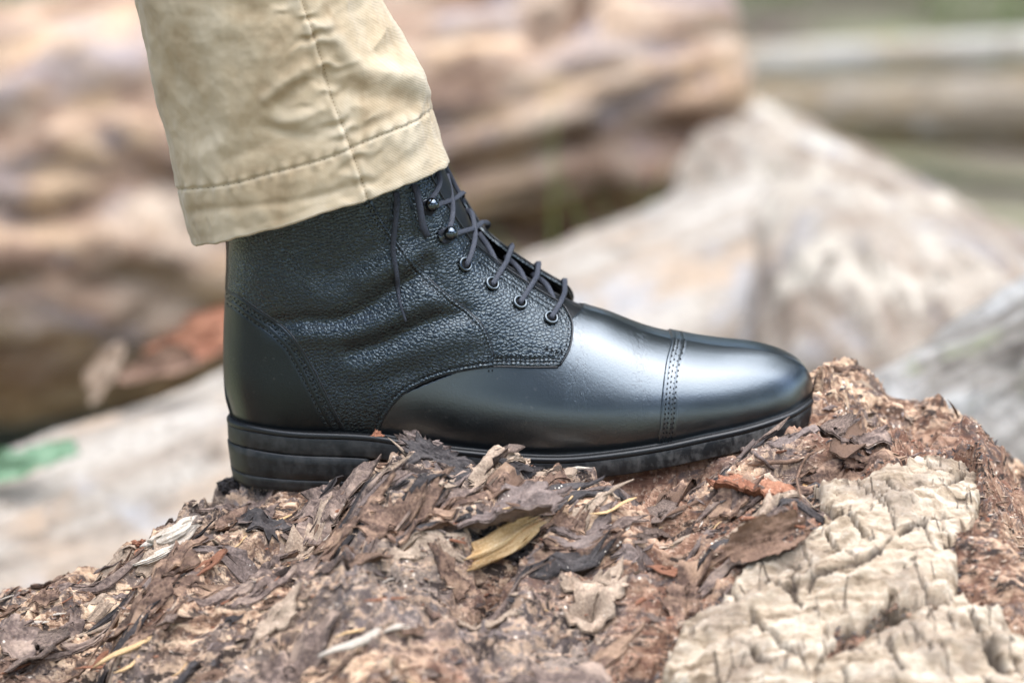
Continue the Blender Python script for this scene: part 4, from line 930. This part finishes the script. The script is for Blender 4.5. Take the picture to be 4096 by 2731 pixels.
def fibre_slab(name, label, cat, px, py, L, W, T, mat, ang, tilt, lift, seed):
    """split stick of wood: fibres run straight along it and end unevenly"""
    P = log_hit(px, py); n, k = 40, 64; t = np.linspace(-1, 1, n); a = np.linspace(0, 2 * math.pi, k, endpoint=False); c, s = np.cos(a), np.sin(a)
    m_ = 1 + .42 * noise3(c * 3.2, s * 3.2, seed, 1) + .34 * noise3(c * 13, s * 13, seed, 2); R = m_[None] * (1 - .35 * np.abs(t)[:, None] ** 4) * (1 + .16 * noise3(t[:, None] * 2, c[None] * 4, s[None] * 4, seed + 3))
    X = t[:, None] * L / 2 + np.sign(t)[:, None] * np.abs(t)[:, None] ** 3 * L * .30 * noise3(c * 6, s * 6, seed + 9, 4)[None]
    V = np.stack([X, R * c * W / 2, R * s * T / 2 + .05 * L * (t[:, None] ** 2)], -1).reshape(-1, 3); V = np.vstack([V, [[-L / 2 * .9, 0, .04 * L], [L / 2 * .9, 0, .04 * L]]]); b = n * k; i = np.arange(k); j = (i + 1) % k
    o = obj(name, V, [grid_faces(k, n, True), np.vstack([np.stack([j, i, np.full(k, b)], -1), np.stack([(n - 1) * k + i, (n - 1) * k + j, np.full(k, b + 1)], -1)])], MATW[mat]); tag(o, label, cat)
    orient(o, P + np.array([0, 0, lift]), log_normal(P[:1], P[1:2])[0], ang, tilt); return o
def clump(name, label, cat, px, py, sx, sy, sz, mat, seed, lift=0, Y=None):
    P = log_hit(px, py) if Y is None else at(px, py, Y); ku, kv = 110, 60
    u = np.linspace(0, 2 * math.pi, ku, endpoint=False); v = np.linspace(-1.45, 1.45, kv); D = np.stack([np.cos(v)[:, None] * np.cos(u), np.cos(v)[:, None] * np.sin(u), np.sin(v)[:, None] + 0 * u], -1).reshape(-1, 3)
    q_ = D * (.85 + .45 * fbm(D[:, 0] * 1.5, D[:, 1] * 1.5, D[:, 2] * 1.5, 2, seed))[:, None]
    q_ = q_ + .30 * np.stack([fbm(q_[:, 0] * 2.6, q_[:, 1] * 2.6, q_[:, 2] * 2.6, 4, seed + k_, .6) for k_ in (3, 13, 23)], -1)
    V = q_ * [sx, sy, sz]; o = obj(name, V, grid_faces(ku, kv, True), MATW[mat]); o.location = P + np.array([0, 0, lift]); return tag(o, label, cat)
clump('decayed_wood_clump', 'crumbly grey-brown wood clump heaped against the boot heel edge', 'wood', 846, 1036, .010, .005, .0050, 'plate_brown', 5)
clump('decayed_wood_clump', 'pale knobbly wood crumb at the foot of the boot heel', 'wood', 700, 1118, .0050, .004, .0036, 'tan', 8)
clump('decayed_wood_clump', 'low knobbly brown wood clump beside the boot heel', 'wood', 785, 1084, .009, .005, .0034, 'plate_brown', 9)
clump('decayed_wood_clump', 'rough tan wood clump against the middle of the boot sole', 'wood', 1178, 1060, .0075, .0045, .0036, 'tan', 12, .0, -.069)
loose_flake('bark_flake', 'jagged slate-grey bark flake sticking up against the boot sole', 'bark', 972, 1030, .028, .013, 'purple_grey', .15, -.1, .9, .001, .3, 21, Y=-.068, rag=.6)
loose_flake('bark_flake', 'dark curled bark flake lying under the jagged slate-grey one', 'bark', 1005, 1058, .036, .016, 'dark', -.1, 0, .45, .001, .5, 22, Y=-.075)
loose_flake('bark_piece', 'ragged grey bark piece standing up behind the boot toe', 'bark', 1898, 905, .046, .024, 'purple_grey', 2.0, .25, 1.25, .0, .25, 24, .003, Y=.035)
fibre_slab('split_wood_chunk', 'bright yellow split wood chunk under a grey bark sheet', 'wood', 1122, 1254, .046, .019, .013, 'yellow', .2, .14, .000, 31)
loose_flake('bark_flake', 'grey bark sheet lying on the bright yellow split wood chunk', 'bark', 1150, 1215, .056, .034, 'purple_grey', .1, .05, -.25, .0085, .35, 33, .003)
loose_flake('curled_bark', 'curled grey-brown bark strip arching over a dark hollow', 'bark', 1760, 1268, .042, .020, 'brown', .38, -.12, .55, .006, .9, 35, .0022, rag=.25)
loose_flake('bark_flake', 'reddish thick bark flake in front of the boot toe', 'bark', 1720, 1135, .040, .026, 'rust', -.35, .1, -.45, .003, .3, 37, .003)
loose_flake('bark_strip', 'long slate-blue bark strip lying along the log grain', 'bark', 655, 1450, .100, .026, 'purple_grey', .62, 0, -.1, .004, .2, 39, .002, rag=.4, wav=.06, drape=True)
loose_flake('bark_flake', 'pale slate bark flake lying at the end of the long slate strip', 'bark', 842, 1345, .040, .030, 'purple_grey', .5, .1, -.3, .005, .5, 41, drape=True)
loose_flake('bark_flake', 'broad dark slate bark flake by a pale wood patch', 'bark', 250, 1405, .052, .026, 'dark', .3, .1, -.25, .004, .4, 43, drape=True)
fibre_slab('white_wood_chip', 'white fibrous wood chip lying on the log slope', 'wood', 398, 1236, .023, .013, .010, 'white', .45, -.1, .001, 45)
clump('brown_wood_nub', 'round reddish-brown wood nub beside the white chip', 'wood', 322, 1268, .0065, .006, .0045, 'rust', 15, .002)
fibre_slab('white_wood_chip', 'small white wood chip under the round brown nub', 'wood', 352, 1285, .018, .007, .004, 'white', .3, 0, .001, 47)
clump('dark_bark_tuft', 'black crumbly bark tuft behind the boot heel', 'bark', 545, 1112, .010, .008, .005, 'dark', 17, .0)
loose_flake('dead_leaf', 'tiny orange leaf scrap stuck on the boot welt', 'leaf', 866, 998, .008, .005, 'rust', .9, .2, .8, 0, .6, 51, .0005, Y=-.060)
loose_flake('leaf_scrap', 'orange leaf scrap lying beside a thin twig', 'leaf', 1857, 1120, .006, .005, 'yellow', .9, .1, .5, .001, .5, 53, .0006)
def twig(label, pxs, r, mat, lifts):
    P = np.array([log_hit(x, y) + [0, 0, l] for (x, y), l in zip(pxs, lifts)]); P = resample(spline(P, 8), step=.0015)
    P = P + .0005 * np.stack([noise3(P[:, 0] * 300, 0, 1, 5), noise3(P[:, 0] * 300, 0, 2, 6), noise3(P[:, 0] * 300, 0, 3, 7)], -1)
    c = P[0].copy(); o = obj('twig', *tube(P - c, np.linspace(r, r * .6, len(P)), 7), MATW[mat]); o.location = c; return tag(o, label, 'twig', None)
twig('thin upright brown rootlet in front of the boot toe', [(1858, 1058), (1832, 1105), (1836, 1140), (1848, 1172)], .0008, 'brown', [.004, .003, .003, .001])
twig('grey forked root lying under the boot toe', [(1690, 1072), (1760, 1075), (1830, 1070), (1890, 1035)], .0015, 'brown', [.001, .003, .003, .001])
twig('short grey rootlet under the boot toe beside the forked root', [(1705, 1040), (1738, 1062), (1775, 1082)], .0016, 'purple_grey', [.002, .004, .001])
twig('brown rootlet lying beside the dark hollow', [(1700, 1200), (1770, 1205), (1850, 1216)], .0012, 'rust', [.002, .003, .001])
# ------------------------------------------------------------------ ground
def mat_ground():
    m = Mat('forest_floor'); n = m.noise(1.1, 6, .65); g = m.noise(16, 5, .7); gr = m.noise(.7, 4, .6, .5)
    c = m.ramp(g, [(.3, (.05, .037, .026)), (.5, (.13, .10, .072)), (.7, (.26, .215, .165))])
    c = m.mix(m.ramp(gr, [(.40, 0.0), (.58, .85)]), c, (.26, .27, .15))
    m.set(Base_Color=c, Roughness=.95); m.bump(g, .8, .02); return m.m
gxr = np.concatenate([[-60, -30, -15], np.arange(-8, 8.01, .16), [15, 30, 60]]); gyr = np.concatenate([[-40, -20, -8], np.arange(-4, 12.01, .16), [18, 30, 60, 110]])
X, Y = np.meshgrid(gxr, gyr); Zg = .05 * fbm(X * .5, Y * .5, 0, 3, 3) + .02 * fbm(X * 3, Y * 3, 0, 2, 4) - .03
tag(obj('ground', np.stack([X, Y, Zg], -1).reshape(-1, 3), grid_faces(len(gxr), len(gyr)), mat_ground()), kind='structure')
def z_ground(x, y): return .05 * fbm(x * .5, y * .5, 0, 3, 3) + .02 * fbm(x * 3, y * 3, 0, 2, 4) - .03

# ------------------------------------------------------------------ logs of the pile behind
def mat_bglog(name, pal, spots, sc=(5, 24, 24), seed=0.0, gray=(.42, .39, .36), thr=.50):
    m = Mat(name); off = m.n('ShaderNodeVectorMath', operation='ADD'); m.put(off.inputs[0], m.co); off.inputs[1].default_value = (seed, seed * 2, seed)
    co = off.outputs[0]
    n = m.noise(1, 5, .65, .8, m.mapped(sc, co=co)); b = m.noise(1, 4, .6, .6, m.mapped((5, 11, 11), co=co)); k = m.noise(1, 3, .6, .3, m.mapped((9, 16, 16), co=co)); g = m.noise(90, 4, .7)
    c = m.ramp(n, pal); c = m.mix(m.ramp(b, [(thr, 0.0), (thr + .12, .9)]), c, spots); c = m.mix(m.ramp(k, [(.54, 0.0), (.66, .8)]), c, gray)
    c = m.mix(m.ramp(k, [(.28, .85), (.38, 0.0)]), c, tuple(v * .45 for v in pal[0][1])); c = m.mix(m.ramp(g, [(.3, .6), (.5, 0.0)]), c, tuple(v * .5 for v in pal[0][1]))
    m.set(Base_Color=c, Roughness=.85, Specular_IOR_Level=.3); m.bump(g, .6, .006); return m.m
def bg_log(name, label, p0, p1, r0, r1, mat, seed, amp=.12, group=None, squash=1.0, rag=.1, bend=0.0, carve=()):
    p0 = np.asarray(p0); p1 = np.asarray(p1); L = np.linalg.norm(p1 - p0); ax = (p1 - p0) / L
    s = unit(np.cross([0, 0, 1.0], ax)); u = np.cross(ax, s); n = max(24, int(L / .016)); k = 120
    t = np.linspace(0, 1, n); a = np.linspace(0, 2 * math.pi, k, endpoint=False); R = (r0 + (r1 - r0) * t)[:, None] * np.ones(k)
    xx = (t * L)[:, None] + 0 * a; cy = np.cos(a)[None] + 0 * xx; cz = np.sin(a)[None] + 0 * xx
    R = R * (1 + amp * fbm(xx * 3.2, cy * 1.3, cz * 1.3, 4, seed) + amp * .5 * np.abs(fbm(xx * 6, cy * 5, cz * 5, 4, seed + 3)) - amp * .55 * sstep(.55, .9, 1 - np.abs(noise3(xx * 2.2, cy * 3.5, cz * 3.5, seed + 9)) * 2.2))
    te = np.minimum(t, 1 - t)[:, None] * L; R = R * (1 - .28 * np.exp(-te / (.06 * r0 / .2)) )
    endw = rag * r0 * noise3(cy * 2.4, cz * 2.4, 0, seed + 5) * 2
    xx = xx + endw * (2 * t[:, None] - 1) ** 3 + .0
    V = np.stack([xx, R * cy, R * cz * squash + bend * np.sin(np.pi * t)[:, None]], -1).reshape(-1, 3)
    if carve:                                              # crevices in the bark, plus a hollow shaped only to darken the underside
        Wd = p0 + V @ np.array([ax, s, u]); q_ = project(Wd) * 2352 / 4096; rad = unit(V * [0, 1, 1]) @ np.array([ax, s, u]); fc = ((CAM_P - Wd) * rad).sum(1) > 0
        for P, dep, sg in carve: V[:, 1:] *= (1 - dep * fc * np.exp(-(poly_dist(q_[:, 0], q_[:, 1], resample(spline(np.array(P, float)), 30))[0] / sg) ** 2))[:, None]
    root = empty(name, tuple(p0), label, 'log', group); root.rotation_mode = 'QUATERNION'
    root.rotation_quaternion = Matrix((Vector(ax), Vector(s), Vector(u))).transposed().to_quaternion()
    F = grid_faces(k, n, True); obj('bark', V, F, mat, root)
    for e in (0, n - 1):                                   # broken end faces: rings that cup inwards
        ring = V[e * k:(e + 1) * k]; c = ring.mean(0); rr = np.linspace(1, 0, 10)
        W = np.concatenate([c + (ring - c) * q_ + np.array([1.0, 0, 0]) * ((.10 * r0 * (1 - q_) if e else -.10 * r0 * (1 - q_)) + .10 * r0 * noise3(ring[:, 1] / r0 * 3 * q_, ring[:, 2] / r0 * 3 * q_, e, seed + 6) * (1 - q_))[:, None] for q_ in rr])
        f = grid_faces(k, 10, True); obj('broken_end', W, f if e else f[:, ::-1], M_ENDW, root)
    return root
M_ENDW = wood_mat('broken_wood', [(.3, (.20, .13, .085)), (.5, (.34, .25, .17)), (.75, (.50, .41, .30))], 12, bumpd=.006, bits=False).m
RED = [(.27, (.11, .062, .042)), (.45, (.29, .185, .125)), (.57, (.42, .305, .22)), (.74, (.60, .48, .365))]
PALE = [(.28, (.15, .115, .085)), (.44, (.27, .225, .18)), (.56, (.36, .32, .27)), (.72, (.48, .44, .385))]
MIXD = [(.30, (.11, .08, .057)), (.44, (.24, .185, .14)), (.55, (.35, .295, .235)), (.70, (.47, .42, .35))]
A = mat_bglog('red_brown_bark', RED, (.54, .37, .23), (6, 13, 13), seed=1.0, gray=(.30, .25, .245)); Bm = mat_bglog('pale_bare_wood', PALE, (.36, .265, .185), (1.8, 16, 16), 2.3, (.32, .315, .315)); Cm = mat_bglog('sunlit_mixed_wood', MIXD, (.48, .42, .34), (2.2, 15, 15), 5.1, (.29, .265, .25))
Dm = mat_bglog('mossy_wood', [(.27, (.07, .058, .046)), (.45, (.19, .17, .145)), (.57, (.30, .28, .25)), (.74, (.46, .445, .41))], (.105, .14, .03), (8, 20, 20), 3.7, (.36, .35, .33), thr=.52)
Em = mat_bglog('grey_bare_branch', [(.25, (.28, .235, .18)), (.45, (.46, .41, .34)), (.6, (.58, .53, .45)), (.8, (.70, .66, .59))], (.42, .32, .20), (3, 20, 20), 4.4)
Em2 = mat_bglog('brown_branch', [(.25, (.13, .095, .06)), (.45, (.26, .20, .14)), (.6, (.36, .295, .22)), (.8, (.48, .42, .34))], (.30, .22, .13), (3, 20, 20), 6.4)
bigA = bg_log('fallen_log', 'massive red-brown log with patchy bark behind the trouser leg', at(-700, 640, 1.75), at(1640, 170, 2.05), .275, .25, A, 11, .14, carve=[([(1040, 400), (1200, 360), (1340, 318)], .22, 22), ([(330, 245), (470, 262), (590, 228)], .10, 12), ([(1240, 80), (1300, 45), (1340, 10)], .25, 30), ([(250, 320), (280, 340)], .12, 18), ([(-50, 470), (120, 520), (300, 500)], .10, 25), ([(1010, 480), (1180, 470), (1400, 430)], .12, 30), ([(1060, 590), (1250, 560), (1440, 520)], .40, 50)])
bg_log('fallen_log', 'pale bare log lying directly behind the boot', at(-500, 1770, .40), at(1900, 765, 1.38), .15, .20, Bm, 14, .06)
bg_log('fallen_log', 'broad pale sunlit log behind the boot toe', at(1720, 455, 1.75), at(2300, 1190, .75), .12, .22, Cm, 17, .07)
bg_log('fallen_log', 'grey mossy log beside the far end of the decayed log', at(1900, 1230, .42), at(2700, 830, .52), .085, .11, Dm, 20, .2)
bg_log('fallen_branch', 'straight pale grey branch lying on the mossy ground', at(1560, 152, 5.2), at(2560, 105, 4.9), .042, .050, Em, 23, .06)
bg_log('fallen_branch', 'thick brown-grey branch lying below the straight pale branch', at(1560, 262, 4.4), at(2600, 262, 3.5), .068, .085, Em2, 26, .06)
bg_log('fallen_branch', 'pale broken branch leaning on the broad sunlit log', at(1650, 250, 2.2), at(1930, 420, 1.35), .035, .04, Em, 29, .08)
# cut branch stub on the big log
def stub(px, py, Y, r):
    c = at(px, py, Y); n = unit(CAM_P - c + np.array([0.5, 0, .3])); V, F = lathe(c, n, [(r * 1.25, -.10), (r * 1.15, -.02), (r, .03), (r * .9, .036), (r * .5, .034), (.0001, .033)], 40)
    V = V + .012 * fbm(V[:, 0] * 14, V[:, 1] * 14, V[:, 2] * 14, 3, 5)[:, None]; o = obj('branch_stub', V - c, F, MATW['tan']); o.location = c
    V2, F2 = lathe(c, n, [(r * .34, .030), (r * .30, .040), (.0001, .038)], 24); h_ = obj('heart', V2 - c, F2, MATW['dark'], o)
    return tag(o, 'pale cut branch stub with dark centre on the massive red-brown log', 'branch stub')
stub(1480, 200, 1.83, .058)
# curled pale bark strips and a leaf between the logs
def strip_piece(name, label, cat, px, py, Y, L, W, mat, rot, seed, curl=.9):
    V, F = flake_geo(L, W, seed, curl, .003, 9, 40, .3, .2); o = obj(name, V, F, mat); o.location = at(px, py, Y); o.rotation_euler = rot; return tag(o, label, cat)
strip_piece('curled_bark', 'pale curled bark strip standing beside the dark gap', 'bark', 245, 858, .72, .055, .022, MATW['tan'], (.9, -1.0, .3), 61)
strip_piece('curled_bark', 'brown bark strip lying on the pale bare log', 'bark', 370, 850, .70, .075, .026, MATW['brown'], (.7, -.2, .2), 63)
strip_piece('rust_bark', 'rust-red bark scrap beside the boot heel on the pale log', 'bark', 500, 755, .85, .13, .04, MATW['rust'], (1.0, -.35, .2), 65, .3)
def mat_leaf(name, c0, c1):
    m = Mat(name); n = m.noise(40, 3); m.set(Base_Color=m.mix(n, c0, c1), Roughness=.55); return m.m
M_LEAF = mat_leaf('pale_green_leaf', (.07, .15, .07), (.16, .25, .15)); M_GRASS = mat_leaf('grass_blades', (.09, .14, .025), (.17, .22, .055)); M_MOSS = mat_leaf('moss', (.10, .15, .02), (.2, .26, .06))
strip_piece('green_leaf', 'pale green leaf lying in the gap between logs', 'leaf', 60, 1062, .52, .075, .026, M_LEAF, (.75, -.28, .1), 67, .3)
def blades(name, c, n, hgt, spread, mat, seed, wid=.004):
    rg = np.random.default_rng(seed); pr = []
    for i in range(n):
        b = rg.normal(0, 1, 2) * spread; h_ = hgt * rg.uniform(.5, 1.15); ln_ = rg.normal(0, .35, 2) * h_; t = np.linspace(0, 1, 6)
        P = np.stack([b[0] + ln_[0] * t ** 2, b[1] + ln_[1] * t ** 2, h_ * t], -1); w_ = wid * (1 - t ** 2 * .95); s_ = unit(np.array([rg.normal(), rg.normal(), 0]))
        V = np.vstack([P + s_ * w_[:, None] / 2, P - s_ * w_[:, None] / 2, P + np.array([-s_[1], s_[0], 0]) * (w_ * .15)[:, None]]); i6 = np.arange(5)
        pr.append((V, [np.vstack([np.stack([i6, i6 + 1, i6 + 13, i6 + 12], -1), np.stack([i6 + 12, i6 + 13, i6 + 7, i6 + 6], -1)])]))
    V, F = join(pr); o = obj(name, V, F, mat); o.location = c; return o
c = at(1470, 470, 1.42); zg = z_ground(c[0:1], c[1:2])[0]
tag(blades('grass_tuft', (c[0] - .03, c[1], zg), 24, c[2] - zg + .10, .05, M_GRASS, 3, .009), 'upright green grass tuft between the logs', 'grass')
n = 5000; rg = np.random.default_rng(12); gx_ = rg.uniform(.6, 4.5, n); gy_ = rg.uniform(4.6, 9.5, n); kp = fbm(gx_ * 1.2, gy_ * 1.2, 0, 2, 8) > .05; gx_, gy_ = gx_[kp], gy_[kp]; pr = []
for x, y in zip(gx_, gy_):
    b = np.array([x, y, float(0)]); h_ = rg.uniform(.05, .14); d = rg.normal(0, .4, 2) * h_; s_ = np.array([rg.normal(), rg.normal(), 0]); s_ = s_ / np.linalg.norm(s_) * .006
    pr.append((np.array([b - s_, b + s_, b + [d[0], d[1], h_]]), np.array([(0, 1, 2)])))
V, F = join(pr); V[:, 2] += z_ground(V[:, 0], V[:, 1]) - .005
tag(obj('grass', V, F, M_GRASS, smooth=False), 'sparse short grass over the ground beyond the branches', 'grass', kind='stuff')
# ------------------------------------------------------------------ woodland standing round the clearing, behind and beside the camera
M_BARK = wood_mat('tree_bark', [(.3, (.05, .038, .03)), (.5, (.11, .085, .065)), (.75, (.19, .155, .125))], 9, bumpd=.02, bits=False).m
M_LEAVES = mat_leaf('tree_leaves', (.035, .065, .012), (.085, .125, .03))
def tree_data(seed):
    rg = np.random.default_rng(seed); Ht = 5.2; z = np.linspace(0, Ht, 26); cx = .25 * noise3(z * .35, seed, 0, 1); cy = .25 * noise3(z * .35, seed, 5, 2)
    P = np.stack([cx - cx[0], cy - cy[0], z], -1); parts = [tube(P, .17 * (1 - z / Ht) ** .8 + .015 + .08 * np.exp(-z / .3), 12)]; tips = []
    for i in range(16):
        k = rg.integers(8, 25); a = rg.uniform(0, 6.28); l = rg.uniform(.8, 1.7) * (1.2 - z[k] / Ht * .7); t = np.linspace(0, 1, 9)[:, None]
        B = P[k] + t * l * np.array([math.cos(a), math.sin(a), .35]) + t ** 2 * np.array([0, 0, .35 * l]); parts.append(tube(B, np.linspace(.05, .012, 9), 6)); tips += [B[4], B[6], B[8]]
    tips = np.array(tips + [P[-1], P[-3]]); n = 5200; c = tips[rg.integers(len(tips), size=n)] + rg.normal(0, .33, (n, 3)) * [1, 1, .75]
    s = rg.uniform(.05, .12, n); u = unit(rg.normal(0, 1, (n, 3))); v = unit(np.cross(u, rg.normal(0, 1, (n, 3))))
    V = np.stack([c - u * s[:, None], c + v * s[:, None] * .5, c + u * s[:, None], c - v * s[:, None] * .5], 1).reshape(-1, 3); F = np.arange(4 * n).reshape(-1, 4)
    return mesh_data('trunk', *join(parts), M_BARK), mesh_data('crown', V, F, M_LEAVES, smooth=False)
TD = [tree_data(i) for i in (3, 8)]
rg = np.random.default_rng(77)
for i, a in enumerate(np.radians([-170, -150, -128, -106, -84, -62, -40, -18, 172, 20])):        # angle from +X, counter-clockwise
    r = 5.2 + 1.2 * rg.random(); x, y = r * math.cos(a), r * math.sin(a) - .6
    if y > 2.0: continue
    t = empty('broadleaf_tree', (x, y, float(z_ground(np.array([x]), np.array([y]))[0]) - .05), 'leafy tree at the edge of the clearing, out beyond the logs', 'tree', 'trees round the clearing')
    t.rotation_euler = (0, 0, rg.uniform(0, 6.28)); sc = rg.uniform(.85, 1.05); t.scale = (sc, sc, sc)
    link('trunk', TD[i % 2][0], t); link('crown', TD[i % 2][1], t)
for i, (x, y) in enumerate([(-9, 9.5), (-6, 10.5), (-3, 9.6), (0, 10.6), (3, 9.8), (6, 10.6), (9, 9.6), (-8, 5), (8.5, 5.5)]):
    t = empty('tall_tree', (x, y, -.1), 'tall leafy tree standing far behind the log pile', 'tree', 'tall trees behind the log pile')
    t.rotation_euler = (0, 0, rg.uniform(0, 6.28)); sc = rg.uniform(2.2, 2.6); t.scale = (sc, sc, sc); link('trunk', TD[i % 2][0], t); link('crown', TD[i % 2][1], t)

for i, (x, y) in enumerate([(-10, 9.2), (-7.6, 10), (-5, 9.4), (-2.5, 10.2), (0, 9.6), (2.5, 10.4), (5, 9.5), (7.5, 10.3), (10, 9.3), (-8, 7), (8.5, 7.2)]):  # undergrowth added out of view to keep the low sky out of reflections
    t = empty('bush', (x, y, -.1), 'unseen leafy bush added under the tall trees to block low sky', 'bush', 'added bushes that block the low sky')
    t.rotation_euler = (0, 0, rg.uniform(0, 6.28)); t.scale = (1.15, 1.15, .9); c_ = link('foliage', TD[i % 2][1], t); c_.location = (0, 0, -1.7)
